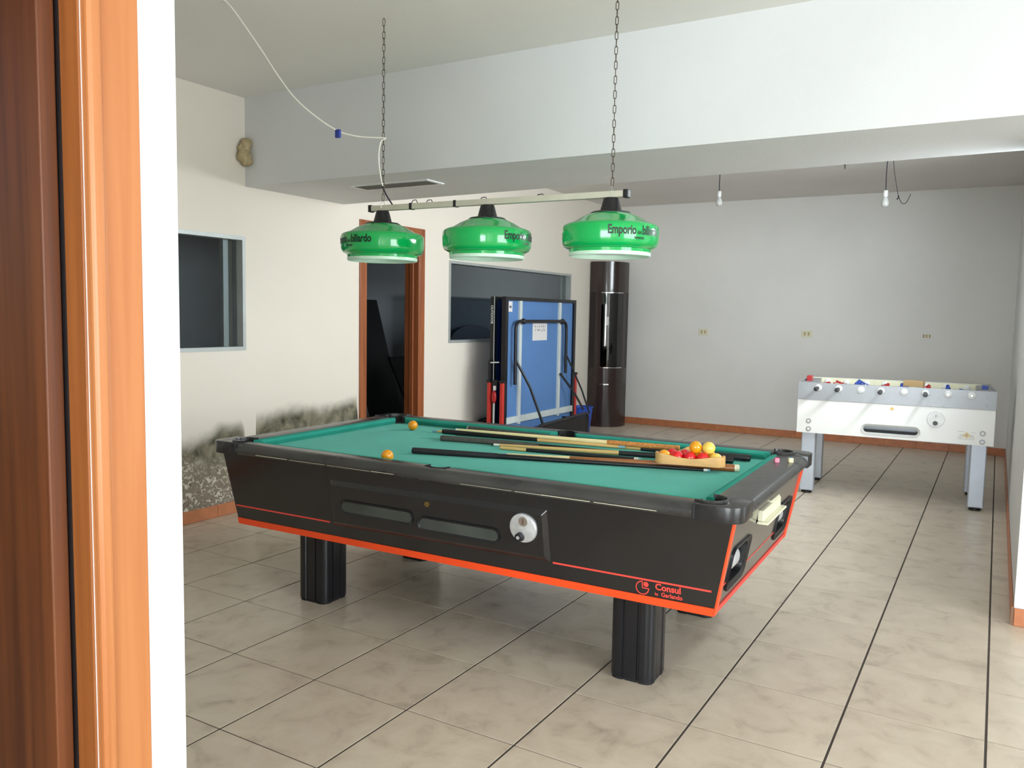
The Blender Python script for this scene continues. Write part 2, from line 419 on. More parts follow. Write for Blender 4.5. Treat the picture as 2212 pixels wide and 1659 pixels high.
def wall_holes(name, material, axis, at0, at1, u0, u1, z0, z1, holes, parent=None):
    """solid wall with rectangular openings; axis 'Y': plane across Y (u = X); 'X': plane across X (u = Y)"""
    us = sorted({u0, u1, *[h[0] for h in holes], *[h[1] for h in holes]})
    zs = sorted({z0, z1, *[h[2] for h in holes], *[h[3] for h in holes]})
    m = MB()
    P = (lambda u, w, z: (u, w, z)) if axis == 'Y' else (lambda u, w, z: (w, u, z))
    def solid(i, k):
        if i < 0 or k < 0 or i >= len(us) - 1 or k >= len(zs) - 1: return False
        cu, cz = (us[i] + us[i + 1]) / 2, (zs[k] + zs[k + 1]) / 2
        return not any(h[0] < cu < h[1] and h[2] < cz < h[3] for h in holes)
    for i in range(len(us) - 1):
        for k in range(len(zs) - 1):
            if not solid(i, k): continue
            a, b, c, d = us[i], us[i + 1], zs[k], zs[k + 1]
            for w in (at0, at1): m.face([P(a, w, c), P(b, w, c), P(b, w, d), P(a, w, d)])
            if not solid(i - 1, k): m.face([P(a, at0, c), P(a, at1, c), P(a, at1, d), P(a, at0, d)])
            if not solid(i + 1, k): m.face([P(b, at0, c), P(b, at1, c), P(b, at1, d), P(b, at0, d)])
            if not solid(i, k - 1): m.face([P(a, at0, c), P(b, at0, c), P(b, at1, c), P(a, at1, c)])
            if not solid(i, k + 1): m.face([P(a, at0, d), P(b, at0, d), P(b, at1, d), P(a, at1, d)])
    return struct(m.build(name, material, parent))

# ================================================================== SETTING
YL = 2.355; XF = 8.42; YR = -2.345; XC = 2.67; ZC = 2.88
YN = -0.755; XN = -0.707; XB = -8.0; YB = -6.0
TS = 0.45
# floor slab + tiles
fl = struct(MB().box((XB - 0.1, YB - 0.1, -0.12), (XF + 0.15, YL + 0.14, -0.0018)).build('floor', M_grout))
def in_view(x, y):
    d = Vector((x, y, 0)) - CAM; z = d.dot(cF)
    if z < 0.4: return False
    px = 1106 + 1766.65 * d.dot(cR) / z; py = 829.5 - 1766.65 * d.dot(cU) / z
    return 330 < px < 2290 and 880 < py < 1760
gx, gy = 0.0024, 0.0042
tm = MB().box((-TS / 2 + gx, -TS / 2 + gy, -0.012), (TS / 2 - gx, TS / 2 - gy, 0)).mesh('tile', bevel=0.0005, seg=1)
tm.materials.append(M_tile)
rest = MB(); ntile = 0
for i in range(-18, 20):
    for j in range(-14, 6):
        x0, y0 = i * TS, j * TS
        cx, cy = x0 + TS / 2, y0 + TS / 2
        if cx < XB or cx > XF + 0.2 or cy < YB or cy > YL + 0.2: continue
        if cx > XC + 0.25 and cy < YR - 0.25: continue
        ok = any(in_view(cx + a * TS / 2, cy + b * TS / 2) for a in (-1, 0, 1) for b in (-1, 0, 1))
        whole = x0 + TS < XF and y0 + TS < YL + 0.02 and x0 > XB
        if ok and not (cx < XN and cy > YN):
            if whole:
                link('tile', tm, fl, (cx, cy, 0)); ntile += 1
            else:
                x1 = min(x0 + TS - gx, XF + 0.0); y1 = min(y0 + TS - gy, YL)
                if x1 - x0 > 0.03 and y1 - y0 > 0.03:
                    mm = MB().box((x0 + gx - cx, y0 + gy - cy, -0.012), (x1 - cx, y1 - cy, 0)).build('tile', M_tile, fl, bevel=0.0005, seg=1)
                    mm.location = (cx, cy, 0); ntile += 1
        else:
            rest.box((x0 + gx, y0 + gy, -0.012), (min(x0 + TS - gx, XF), min(y0 + TS - gy, YL), 0))
tag(rest.build('distant_tiles', M_tile, fl), kind='stuff')

# left wall with two internal windows and a doorway
WA = (0.55, 2.172, 1.165, 1.912); WB = (4.69, 7.245, 1.165, 1.912); DO = (3.452, 4.205, 0.0, 2.125)
wl_ = wall_holes('wall_left', M_wall_left, 'Y', YL, YL + 0.14, XN - 0.15, XF + 0.14, 0.0, ZC, [WA, WB, DO])
struct(MB().box((XF, YR - 0.15, 0), (XF + 0.14, YL, ZC)).build('wall_far', M_plaster_far))
wall_holes('wall_right', M_white_corner, 'Y', YR - 0.15, YR, XC, XF, 0.0, ZC, [(3.0, 5.3, 1.88, 2.62)])
struct(MB().box((XC, YB, 0), (XC + 0.15, YR - 0.15, ZC)).build('wall_right_return', M_white_corner))
ND = (-1.78, -0.905, 0.0, 2.06)
wall_holes('wall_near', M_white_corner, 'Y', YN, YN + 0.12, XB, XN, 0.0, ZC, [ND])
struct(MB().box((XN - 0.14, YN + 0.12, 0), (XN, YL, ZC)).build('wall_near_return', M_plaster))
wall_holes('wall_back', M_plaster, 'X', XB - 0.1, XB, YB, YN, 0.0, ZC, [(-5.4, -1.0, 0.05, 2.6)])
wall_holes('wall_side', M_plaster, 'Y', YB - 0.1, YB, XB, XC + 0.15, 0.0, ZC, [(-2.3, 1.1, 0.05, 2.45)])
struct(MB().box((XB - 0.1, YB - 0.1, ZC), (XF + 0.14, YL + 0.14, ZC + 0.12)).build('ceiling', M_ceiling))
# dropped beam across the room (the back edge runs a little askew)
struct(MB().hexa([(2.205, YB, 2.28), (2.86, YB, 2.28), (3.2, YL, 2.28), (2.205, YL, 2.28), (2.205, YB, ZC), (2.86, YB, ZC), (3.2, YL, ZC), (2.205, YL, ZC)]).build('trim_1', mat('beam_paint', (218, 219, 219), 0.75, var=0.03, vscale=1.3, bump=0.12, bscale=90, spec=0.25)))

# big glazing behind and beside the camera
def glazing(name, axis, at, u0, u1, z0, z1, n):
    P = (lambda u, w, z: (u, w, z)) if axis == 'Y' else (lambda u, w, z: (w, u, z))
    o = MB()
    for (a, b, c, d) in ((u0, u1, z0, z0 + .07), (u0, u1, z1 - .07, z1), (u0, u0 + .07, z0 + .07, z1 - .07), (u1 - .07, u1, z0 + .07, z1 - .07)):
        p, q = P(a, at - .03, c), P(b, at + .03, d); o.box([min(p[i], q[i]) for i in range(3)], [max(p[i], q[i]) for i in range(3)])
    fr = struct(o.build(name, M_oldgrey))
    for k in range(1, n):
        u = u0 + (u1 - u0) * k / n
        p, q = P(u - .035, at - .025, z0 + .07), P(u + .035, at + .025, z1 - .07)
        MB().box([min(p[i], q[i]) for i in range(3)], [max(p[i], q[i]) for i in range(3)]).build('mullion', M_oldgrey, fr)
    for k in range(n):
        a, b = u0 + (u1 - u0) * k / n + .036, u0 + (u1 - u0) * (k + 1) / n - .036
        p, q = P(a, at - .003, z0 + .07), P(b, at + .003, z1 - .07)
        MB().box([min(p[i], q[i]) for i in range(3)], [max(p[i], q[i]) for i in range(3)]).build('pane', M_glass_clear, fr)
glazing('window_3', 'X', XB - 0.05, -5.4, -1.0, 0.05, 2.6, 3)
glazing('window_4', 'Y', YB - 0.05, -2.3, 1.1, 0.05, 2.45, 3)

glazing('window_5', 'Y', YR - 0.08, 3.0, 5.3, 1.88, 2.62, 3)

# skirting tiles
def skirting(name, axis, at, u0, u1, sgn, start):
    P = (lambda u, w, z: (u, w, z)) if axis == 'Y' else (lambda u, w, z: (w, u, z))
    def bx(mb, a, b, w0, w1, z0, z1):
        p, q = P(a, w0, z0), P(b, w1, z1); return mb.box([min(p[i], q[i]) for i in range(3)], [max(p[i], q[i]) for i in range(3)])
    base = struct(bx(MB(), u0, u1, at, at + sgn * .006, 0, .083).build(name, M_mortar))
    u = start
    while u < u1:
        a, b = max(u, u0), min(u + .328, u1)
        if b - a > .02: bx(MB(), a, b, at + sgn * .002, at + sgn * .011, 0.001, .085).build('skirting_tile', M_skirt, base, bevel=.0015, seg=1)
        u += .33
skirting('baseboard_left', 'Y', YL, XN, 3.385, -1, XN)
skirting('baseboard_left_far', 'Y', YL, 4.275, XF, -1, 4.275)
skirting('baseboard_far', 'X', XF, YR, YL - .012, -1, YR - .12)
skirting('baseboard_right', 'Y', YR, XC, XF - .012, 1, XC)
skirting('baseboard_right_return', 'X', XC, -3.6, YR + .011, -1, -3.6 + .265)

# internal windows in the left wall
def inner_window(name, h, post_x):
    a, b, c, d = h; w = .022
    o = MB().ring([(a - w, YL - .008, c - w), (b + w, YL - .008, c - w), (b + w, YL - .008, d + w), (a - w, YL - .008, d + w)],
                  [(a + .004, YL - .008, c + .004), (b - .004, YL - .008, c + .004), (b - .004, YL - .008, d - .004), (a + .004, YL - .008, d - .004)],
                  [(a - w, YL + .002, c - w), (b + w, YL + .002, c - w), (b + w, YL + .002, d + w), (a - w, YL + .002, d + w)],
                  [(a + .004, YL + .10, c + .004), (b - .004, YL + .10, c + .004), (b - .004, YL + .10, d - .004), (a + .004, YL + .10, d - .004)])
    f = struct(o.build(name, M_oldgrey))
    MB().box((a + .002, YL + .050, c + .002), (b - .002, YL + .056, d - .002)).build('pane', M_glass_dark, f)
    MB().box((post_x, YL + .062, c), (post_x + .045, YL + .10, d)).build('sliding_stile', M_oldgrey, f, bevel=.003)
    return f
inner_window('window_1', WA, 2.06)
inner_window('window_2', WB, 7.12)

# doorway in the left wall (brown timber lining)
d1 = struct(MB().box((DO[0] - .066, YL - .014, 0), (DO[0] + .004, YL + .001, DO[3] + .06)).build('door_1', M_door_far, bevel=.004))
MB().box((DO[1] - .004, YL - .014, 0), (DO[1] + .066, YL + .001, DO[3] + .06)).build('casing', M_door_far, d1, bevel=.004)
MB().box((DO[0] + .004, YL - .014, DO[3] - .004), (DO[1] - .004, YL + .001, DO[3] + .06)).build('casing', M_door_far, d1, bevel=.004)
MB().box((DO[1] - .022, YL - .010, 0), (DO[1], YL + .15, DO[3])).build('jamb', M_door_far, d1, bevel=.003)
MB().box((DO[0], YL - .010, 0), (DO[0] + .022, YL + .15, DO[3])).build('jamb', M_door_far, d1, bevel=.003)
MB().box((DO[0], YL - .010, DO[3] - .022), (DO[1], YL + .15, DO[3])).build('jamb', M_door_far, d1, bevel=.003)
MB().box((DO[1] - .036, YL + .045, 0), (DO[1] - .022, YL + .085, DO[3])).build('door_stop', M_door_far, d1, bevel=.003)

# closed door beside the camera
x1 = ND[1]
d2 = struct(MB().box((x1 + .031, YN - .012, 0), (XN - .090, YN + .001, 2.15)).build('door_2', M_door_wood, bevel=.003))
MB().box((x1 + .001, YN - .020, 0), (x1 + .031, YN + .012, 2.09)).build('casing_bead', M_door_wood, d2, bevel=.008, seg=3)
MB().box((ND[0] - .08, YN - .012, 2.09), (x1 + .031, YN + .001, 2.15)).build('casing', M_door_wood, d2, bevel=.003)
MB().box((ND[0] - .08, YN - .012, 0), (ND[0], YN + .001, 2.09)).build('casing', M_door_wood, d2, bevel=.003)
MB().box((x1 - .004, YN + .002, 0), (x1 + .012, YN + .12, 2.06)).build('jamb', M_jamb_shaded, d2, bevel=.002)
MB().box((ND[0], YN - .004, 2.046), (x1 - .004, YN + .12, 2.061)).build('jamb', M_door_wood, d2, bevel=.002)
MB().box((ND[0], YN - .004, 0), (ND[0] + .014, YN + .12, 2.046)).build('jamb', M_door_wood, d2, bevel=.002)
MB().box((x1 - .007, YN + .058, 0), (x1 - .004, YN + .11, 2.046)).build('gap_shade_strip', M_dk, d2)  # dark strip standing for the shade in the gap between jamb and leaf
# leaf swung open into the dark store room
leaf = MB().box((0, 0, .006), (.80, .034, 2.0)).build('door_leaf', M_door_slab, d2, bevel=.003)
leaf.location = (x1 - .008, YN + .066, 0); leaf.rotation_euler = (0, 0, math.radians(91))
struct(MB().box((-2.75, YN + .12, 0), (-2.6, YL, ZC)).build('wall_store_left', M_plaster))

# room behind the left wall
br = YL + .14
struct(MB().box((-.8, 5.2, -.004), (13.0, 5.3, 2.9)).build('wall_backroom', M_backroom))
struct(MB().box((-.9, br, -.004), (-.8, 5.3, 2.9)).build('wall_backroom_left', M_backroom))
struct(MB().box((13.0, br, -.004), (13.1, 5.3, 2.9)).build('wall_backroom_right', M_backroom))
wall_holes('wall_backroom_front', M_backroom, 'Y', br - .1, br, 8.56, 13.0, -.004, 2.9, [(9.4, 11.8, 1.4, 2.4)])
glazing('window_6_added', 'Y', br - .05, 9.4, 11.8, 1.4, 2.4, 2)  # unseen window, added to go with the back room fill light
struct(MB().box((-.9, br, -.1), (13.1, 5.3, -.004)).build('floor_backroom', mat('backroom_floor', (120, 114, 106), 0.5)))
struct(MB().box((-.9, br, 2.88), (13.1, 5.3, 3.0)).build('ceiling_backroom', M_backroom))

# ================================================================== POOL TABLE
TX, TY, TA = 1.588, -0.1985, 0.0237
tb = thing('pool_table', 'large black coin-operated pool table with green cloth and orange trim', 'pool table', (TX, TY, 0), TA)
ZT, ZB0 = 0.735, 0.375
HX1, HY1, HX0, HY0 = 0.669, 1.249, 0.6315, 1.181
ZBED, ZR = 0.748, 0.785
def lerp(a, b, t): return a + (b - a) * t
def sidex(z): return lerp(HX0, HX1, (z - ZB0) / (ZT - ZB0))
def sidey(z): return lerp(HY0, HY1, (z - ZB0) / (ZT - ZB0))
def front(y, z, o=0.0): return (-sidex(z) - o, y, z)           # long face towards the doorway (local -x)
def endf(x, z, o=0.0): return (x, -sidey(z) - o, z)              # short face (local -y)
# cabinet shell, the short face pierced by two ball windows and a slot
cb = MB()
def q4(f, u0, u1, z0, z1): cb.face([f(u0, z0), f(u1, z0), f(u1, z1), f(u0, z1)])
def edge_pts(z): return [(-sidex(z), -sidey(z), z), (sidex(z), -sidey(z), z), (sidex(z), sidey(z), z), (-sidex(z), sidey(z), z)]
b0, b1 = edge_pts(ZB0), edge_pts(ZT)
cb.face(list(reversed(b0))); cb.face(b1)
for i in (1, 2, 3): cb.face([b0[i], b0[(i + 1) % 4], b1[(i + 1) % 4], b1[i]])
EH = [(-.525, -.285, .448, .588), (.285, .525, .448, .588), (-.235, .155, .632, .676)]
us = [-1, -.525, -.285, -.235, .155, .285, .525, 1]; zs = [ZB0, .448, .588, .632, .676, ZT]
for i in range(len(us) - 1):
    for k in range(len(zs) - 1):
        def ep(u, z): return endf(-sidex(z) if u == -1 else (sidex(z) if u == 1 else u), z)
        cu, cz = (us[i] + us[i + 1]) / 2, (zs[k] + zs[k + 1]) / 2
        if any(h[0] < cu < h[1] and h[2] < cz < h[3] for h in EH): continue
        cb.face([ep(us[i], zs[k]), ep(us[i + 1], zs[k]), ep(us[i + 1], zs[k + 1]), ep(us[i], zs[k + 1])])
for (a, b, c, d) in EH:
    dp = -.09
    f0 = [endf(a, c), endf(b, c), endf(b, d), endf(a, d)]; f1 = [endf(a, c, dp), endf(b, c, dp), endf(b, d, dp), endf(a, d, dp)]
    for i in range(4): cb.face([f0[i], f0[(i + 1) % 4], f1[(i + 1) % 4], f1[i]])
    cb.face(f1)
cb.build('cabinet', M_black_lam, tb)
def plate(name, f, pts, o0, o1, material, parent, bevel=0.0, smooth=False, angle=35, seg=2):
    return MB().prism([f(u, z, o0) for u, z in pts], [f(u, z, o1) for u, z in pts]).build(name, material, parent, bevel=bevel, smooth=smooth, angle=angle, seg=seg)
def frame(name, f, outer, inner, o0, o1, material, parent, oi=None):
    oi = o1 if oi is None else oi
    return MB().ring([f(u, z, o0) for u, z in outer], [f(u, z, o0) for u, z in inner], [f(u, z, o1) for u, z in outer], [f(u, z, oi) for u, z in inner]).build(name, material, parent, smooth=True)
# orange / red trim
plate('bottom_trim', front, [(-HY0, ZB0), (HY0, ZB0), (HY0 + .005, ZB0 + .030), (-HY0 - .005, ZB0 + .030)], -.002, .004, M_orange, tb)
plate('bottom_trim', lambda u, z, o=0: (sidex(z) + o, u, z), [(-HY0, ZB0), (HY0, ZB0), (HY0, ZB0 + .030), (-HY0, ZB0 + .030)], -.002, .004, M_orange, tb)
plate('bottom_trim', endf, [(-HX0, ZB0), (HX0, ZB0), (HX0, ZB0 + .024), (-HX0, ZB0 + .024)], -.002, .004, M_red_line, tb)
plate('bottom_trim', lambda u, z, o=0: (u, sidey(z) + o, z), [(-HX0, ZB0), (HX0, ZB0), (HX0, ZB0 + .024), (-HX0, ZB0 + .024)], -.002, .004, M_orange, tb)
def corner_strip(sx, sy):
    def f(u, z, o=0): return (sx * (sidex(z) - u), sy * (sidey(z) + o), z)
    w0, w1 = (.036, .034)
    plate('corner_trim', f, [(.001, ZB0), (w0, ZB0), (w1, ZT), (.001, ZT)], -.003, .006, M_orange, tb)
for s in ((-1, -1), (1, -1)): corner_strip(*s)
for (a, b) in ((-1.176, -.552), (.585, 1.19)):
    plate('pin_stripe', front, [(a, .4635), (b, .4635), (b, .4705), (a, .4705)], -.001, .0012, M_red_line, tb)
for (a, b) in ((-.62, -.545), (-.27, .27), (.545, .62)):
    plate('pin_stripe', endf, [(a, .4735), (b, .4735), (b, .4785), (a, .4785)], -.001, .0012, M_red_line, tb)
# coin door: raised bevelled panel with two ball windows, lock and coin plate
P0 = [(-.549, .463), (.575, .452), (.572, .674), (-.537, .683)]
P1 = [(-.522, .487), (.552, .476), (.549, .650), (-.513, .657)]
cd = MB().prism([front(u, z, -.004) for u, z in P0], [front(u, z, .013) for u, z in P1]).build('coin_door', M_black_lam, tb, bevel=.003)
def fo(y, z, o=0): return front(y, z, .013 + o)
def capsule(a, b, zc, h, n=9, sk=0.0):
    r = h / 2; pts = []
    for k in range(n): t = PI / 2 + PI * k / (n - 1); pts.append((a + r + r * math.cos(t), zc + sk / 2 + r * math.sin(t)))
    for k in range(n): t = -PI / 2 + PI * k / (n - 1); pts.append((b - r + r * math.cos(t), zc - sk / 2 + r * math.sin(t)))
    return pts
M_window_dark = mat('smoked_window', (72, 78, 74), 0.14, var=0.35, vscale=3)
for (a, b, zc, sk) in ((.100, .505, .556, .008), (-.325, .078, .541, 0.0)):
    o_, i_ = capsule(a, b, zc, .064), capsule(a + .010, b - .010, zc, .046)
    w = frame('ball_window', fo, o_, i_, -.004, .006, M_black_plastic, cd, .0005)
    plate('smoked_pane', fo, i_, -.003, .0015, M_window_dark, w)
lk = MB().prism([fo(.026 + x, .628 + y, -.002) for x, y in circ(.012, 16)], [fo(.026 + x, .628 + y, .004) for x, y in circ(.011, 16)]).build('lock', M_brass, cd, smooth=True)
plate('keyhole', lambda u, z, o=0: fo(.026 + u, .628 + z, o), [(-.0012, -.006), (.0012, -.006), (.0012, .006), (-.0012, .006)], .0035, .0046, M_pocket, lk)
cp = MB().prism([fo(-.434 + x, .594 + y, -.002) for x, y in circ(.061, 32)], [fo(-.434 + x, .594 + y, .010) for x, y in circ(.058, 32)]).build('coin_plate', M_alu, cd, bevel=.002, smooth=True)
plate('coin_slot_rim', lambda u, z, o=0: fo(-.438 + u, .622 + z, o), circ(.019, 20), .009, .0135, mat('worn_slot', (150, 140, 128), 0.4, metal=0.5), cp, smooth=True)
plate('coin_slot', lambda u, z, o=0: fo(-.438 + u, .622 + z, o), [(-.003, -.011), (.003, -.011), (.003, .011), (-.003, .011)], .0132, .0142, mat('slot_brown', (96, 62, 50), 0.6), cp)
MB().prism([fo(-.423 + x, .558 + y, .008) for x, y in circ(.019, 20)], [fo(-.423 + x, .558 + y, .030) for x, y in circ(.016, 20)]).build('push_button', M_black_plastic, cp, bevel=.002, smooth=True)
plate('button_centre', lambda u, z, o=0: fo(-.423 + u, .558 + z, o), circ(.007, 14), .0298, .032, M_alu, cp, smooth=True)
# logo and lettering
def lf(ax, az, sl=0.0): return lambda x, y: front(ax - x, az + y + sl * x, .0016)
text_obj('lettering', 'Consul', .034, lf(-.969, .4365), M_red_line, tb, bold=.0012, sx=1.0)
text_obj('lettering', 'Garlando', .023, lf(-.992, .4135), M_red_line, tb, bold=.0007, sx=.92)
text_obj('lettering', 'by', .013, lf(-.968, .4155), M_red_line, tb, bold=.0005)
lg = MB()
def arcband(mb, cy, cz, r0, r1, a0, a1, n=26):
    for k in range(n):
        a, b = math.radians(lerp(a0, a1, k / n)), math.radians(lerp(a0, a1, (k + 1) / n))
        mb.face([front(cy - r0 * math.cos(a), cz + r0 * math.sin(a), .0016), front(cy - r1 * math.cos(a), cz + r1 * math.sin(a), .0016), front(cy - r1 * math.cos(b), cz + r1 * math.sin(b), .0016), front(cy - r0 * math.cos(b), cz + r0 * math.sin(b), .0016)])
arcband(lg, -.920, .434, .0225, .0265, 85, 360)
for (a, b, c, d) in ((-.922, -.918, .434, .4605), (-.9465, -.918, .432, .436)):
    lg.face([front(a, c, .0016), front(b, c, .0016), front(b, d, .0016), front(a, d, .0016)])
lg.face([front(-.934 - .010 * math.cos(t * PI / 9), .449 + .010 * math.sin(t * PI / 9), .0016) for t in range(18)])
lg.build('logo', M_red_line, tb)
# ball windows and cream pull on the short face
for (a, b, c, d) in EH[:2]:
    cx, cz, w, h = (a + b) / 2, (c + d) / 2, b - a, d - c
    o_ = rrect(w + .030, h + .030, .035, 5, cx, cz); i_ = rrect(w - .012, h - .012, .028, 5, cx, cz)
    fr = frame('ball_return_cup', endf, o_, i_, -.003, .007, M_black_plastic, tb, -.004)
    i2 = rrect(w - .03, h - .03, .028, 5, cx, cz)
    fr2 = MB().ring([endf(u, z, -.004) for u, z in i_], [endf(u, z, -.012) for u, z in i_], [endf(u, z, -.075) for u, z in i2], [endf(u, z, -.085) for u, z in i2]).build('cup_wall', M_black_plastic, fr)
    MB().lathe([(.0, -.075), (.035, -.07), (.042, -.04), (.042, .04), (.035, .07), (0, .075)], 20, (0, 0, 0), 'X').build('roller', M_alu, fr, smooth=True).location = Vector(endf(cx - .01, cz + .012, -.045))
hd = MB().box((-.20, -.018, -.020), (.13, .006, .022)).build('pull_drawer', M_cream, tb, bevel=.003)
hd.location = Vector(endf(0, .654, 0))
MB().box((-.215, -.040, -.030), (.145, .004, -.020)).build('pull_lip', M_cream, hd, bevel=.003)
MB().box((-.03, -.014, .022), (.125, .006, .030)).build('pull_ridge', M_cream, hd, bevel=.002)
# legs: clover-section columns
def leg_outline(h):
    pts = []
    r = .034
    side = [(-h + r, 0), (-.036, 0), (-.032, .007), (-.026, .007), (-.024, .003), (.024, .003), (.026, .007), (.032, .007), (.036, 0), (h - r, 0)]
    for k in range(4):
        a = k * PI / 2
        ca, sa = math.cos(a), math.sin(a)
        loc = [(x, -h + y) for x, y in side]
        loc += [(h - r + r * math.sin(t * PI / 12), -h + r - r * math.cos(t * PI / 12)) for t in range(1, 6)]
        pts += [(x * ca - y * sa, x * sa + y * ca) for x, y in loc]
    return pts
lo = leg_outline(.089)
legm = MB().prism([(x, y, .012) for x, y in lo], [(x, y, .40) for x, y in lo]).mesh('leg', smooth=True)
legm.materials.append(mat('leg_black', (22, 23, 28), 0.25))
footm = MB().prism([(x * .96, y * .96, 0) for x, y in lo], [(x * .96, y * .96, .014) for x, y in lo]).mesh('foot'); footm.materials.append(M_pocket)
for sx in (-1, 1):
    for sy in (-1, 1):
        L = link('leg', legm, tb, (sx * .416, sy * .831, 0)); link('foot', footm, L)
# slate / cloth bed
bx_, by_, cc = .606, 1.144, .058
oct_ = [(-bx_ + cc, -by_), (bx_ - cc, -by_), (bx_, -by_ + cc), (bx_, by_ - cc), (bx_ - cc, by_), (-bx_ + cc, by_), (-bx_, by_ - cc), (-bx_, -by_ + cc)]
MB().prism([(x, y, ZT - .01) for x, y in oct_], [(x, y, ZBED) for x, y in oct_]).build('cloth_bed', M_cloth, tb)
# rails (profile across, outwards positive from inner edge)
XI, XO, YI, YO = .614, .713, 1.150, 1.286
def rail_prof(i, o): return [(i, .742), (i, ZR - .002), (i + .004, ZR), (o - .028, ZR + .001), (o - .014, ZR - .005), (o - .004, ZR - .016), (o, ZR - .028), (o - .003, ZR - .042), (o - .012, ZR - .050), (o - .05, ZR - .052)]
def rail(name, fn, pr_, a, b): 
    return MB().prism([fn(d, a, z) for d, z in pr_], [fn(d, b, z) for d, z in pr_]).build(name, M_rail, tb, smooth=True)
CL = .165
for s in (-1, 1):
    f = lambda d, t, z, s=s: (s * d, t, z)
    r_ = rail('long_rail', f, rail_prof(XI, XO), .058, YO - CL)
    r_.name = 'long_rail'
    rail('long_rail', f, rail_prof(XI, XO), -YO + CL, -.058)
    rail('long_rail_bridge', f, rail_prof(XI + .045, XO), -.058, .058)
    rail('end_rail', lambda d, t, z, s=s: (t, s * d, z), rail_prof(YI, YO), -XO + CL, XO - CL)
    # side pocket liner
    arc0 = [(s * (XI + .004 + .050 * math.sin(t * PI / 12)), .054 * math.cos(t * PI / 12)) for t in range(13)]
    arc1 = [(s * (XI + .004 + .040 * math.sin(t * PI / 12)), .045 * math.cos(t * PI / 12)) for t in range(13)]
    mb = MB()
    for k in range(12):
        A, B, C_, D = arc0[k], arc0[k + 1], arc1[k + 1], arc1[k]
        mb.hexa([(A[0], A[1], .737), (B[0], B[1], .737), (C_[0], C_[1], .737), (D[0], D[1], .737), (A[0], A[1], ZR + .003), (B[0], B[1], ZR + .003), (C_[0], C_[1], ZR + .003), (D[0], D[1], ZR + .003)])
    mb.prism([(s * (XI - .012), -.05, .737), (s * (XI + .055), -.05, .737), (s * (XI + .055), .05, .737), (s * (XI - .012), .05, .737)], [(s * (XI - .012), -.05, ZBED + .0008), (s * (XI + .055), -.05, ZBED + .0008), (s * (XI + .055), .05, ZBED + .0008), (s * (XI - .012), .05, ZBED + .0008)])
    mb.build('side_pocket', M_pocket, tb)
random.seed(11)
yy_ = .98
while yy_ > -1.02:
    ln = random.uniform(.10, .32)
    f = lambda d, t, z: (-d, t, z)
    if random.random() < .85:
        hh = random.uniform(.0008, .0022)
        MB().prism([f(XO - .0005, yy_, .7445), f(XO + .0006, yy_, .7445), f(XO + .0006, yy_, .7445 + hh), f(XO - .0005, yy_, .7445 + hh)], [f(XO - .0005, yy_ - ln, .7445), f(XO + .0006, yy_ - ln, .7445), f(XO + .0006, yy_ - ln, .7445 + hh), f(XO - .0005, yy_ - ln, .7445 + hh)]).build('chipped_edge', M_cream, tb)
    yy_ -= ln + random.uniform(0, .03)
# corner caps with pocket mouth
pc = (.607, 1.152); pr0 = .057
cap2d = [(XO - CL, YO)]
rc = .058
cap2d += [(XO - rc + rc * math.sin(t * PI / 16), YO - rc + rc * math.cos(t * PI / 16)) for t in range(0, 9)]
cap2d += [(XO, YO - CL)]
a0 = math.degrees(math.asin((YO - CL - pc[1]) / pr0))
na = 14
cap2d += [(pc[0] + pr0 * math.cos(math.radians(lerp(a0, 180, k / na))), pc[1] + pr0 * math.sin(math.radians(lerp(a0, 180, k / na)))) for k in range(na + 1)]
cap2d += [(XO - CL, pc[1])]
for sx in (-1, 1):
    for sy in (-1, 1):
        cm = MB().prism([(sx * (x + .001), sy * (y + .001), .733) for x, y in cap2d], [(sx * (x + .001), sy * (y + .001), ZR + .004) for x, y in cap2d])
        cpo = cm.build('corner_cap', M_cap, tb, bevel=.009, smooth=True, seg=3, angle=60)
        mb = MB()
        for (r0, r1, z0, z1) in ((pr0 + .016, pr0 - .004, ZR - .004, ZR + .010),):
            for k in range(20):
                t0, t1 = math.radians(lerp(a0 - 6, 186, k / 20)), math.radians(lerp(a0 - 6, 186, (k + 1) / 20))
                q = lambda r, t, z: (sx * (pc[0] + r * math.cos(t)), sy * (pc[1] + r * math.sin(t)), z)
                mb.hexa([q(r1, t0, z0), q(r0, t0, z0), q(r0, t1, z0), q(r1, t1, z0), q(r1 + .003, t0, z1), q(r0 - .006, t0, z1), q(r0 - .006, t1, z1), q(r1 + .003, t1, z1)])
        mb.build('pocket_ring', M_cap, cpo, smooth=True)
        mb = MB()
        for k in range(20):
            t0, t1 = math.radians(lerp(a0 - 4, 184, k / 20)), math.radians(lerp(a0 - 4, 184, (k + 1) / 20))
            q = lambda r, t, z: (sx * (pc[0] + r * math.cos(t)), sy * (pc[1] + r * math.sin(t)), z)
            mb.hexa([q(pr0 - .006, t0, .737), q(pr0 + .004, t0, .737), q(pr0 + .004, t1, .737), q(pr0 - .006, t1, .737), q(pr0 - .003, t0, ZR + .002), q(pr0 + .004, t0, ZR + .002), q(pr0 + .004, t1, ZR + .002), q(pr0 - .003, t1, ZR + .002)])
        dsk = [(sx * (pc[0] + (pr0 + .004) * math.cos(t * PI / 10)), sy * (pc[1] + (pr0 + .004) * math.sin(t * PI / 10))) for t in range(20)]
        mb.prism([(x, y, .737) for x, y in dsk], [(x, y, ZBED + .001) for x, y in dsk])
        mb.build('pocket_liner', M_pocket, cpo)
        # dark seam strap where the cap meets the rails
        mb = MB().box((min(sx * (XI - .002), sx * (XO + .003)), min(sy * (YO - CL - .004), sy * (YO - CL + .004)), .735), (max(sx * (XI - .002), sx * (XO + .003)), max(sy * (YO - CL - .004), sy * (YO - CL + .004)), ZR + .003))
        mb.build('seam', M_pocket, cpo, bevel=.002, seg=1)
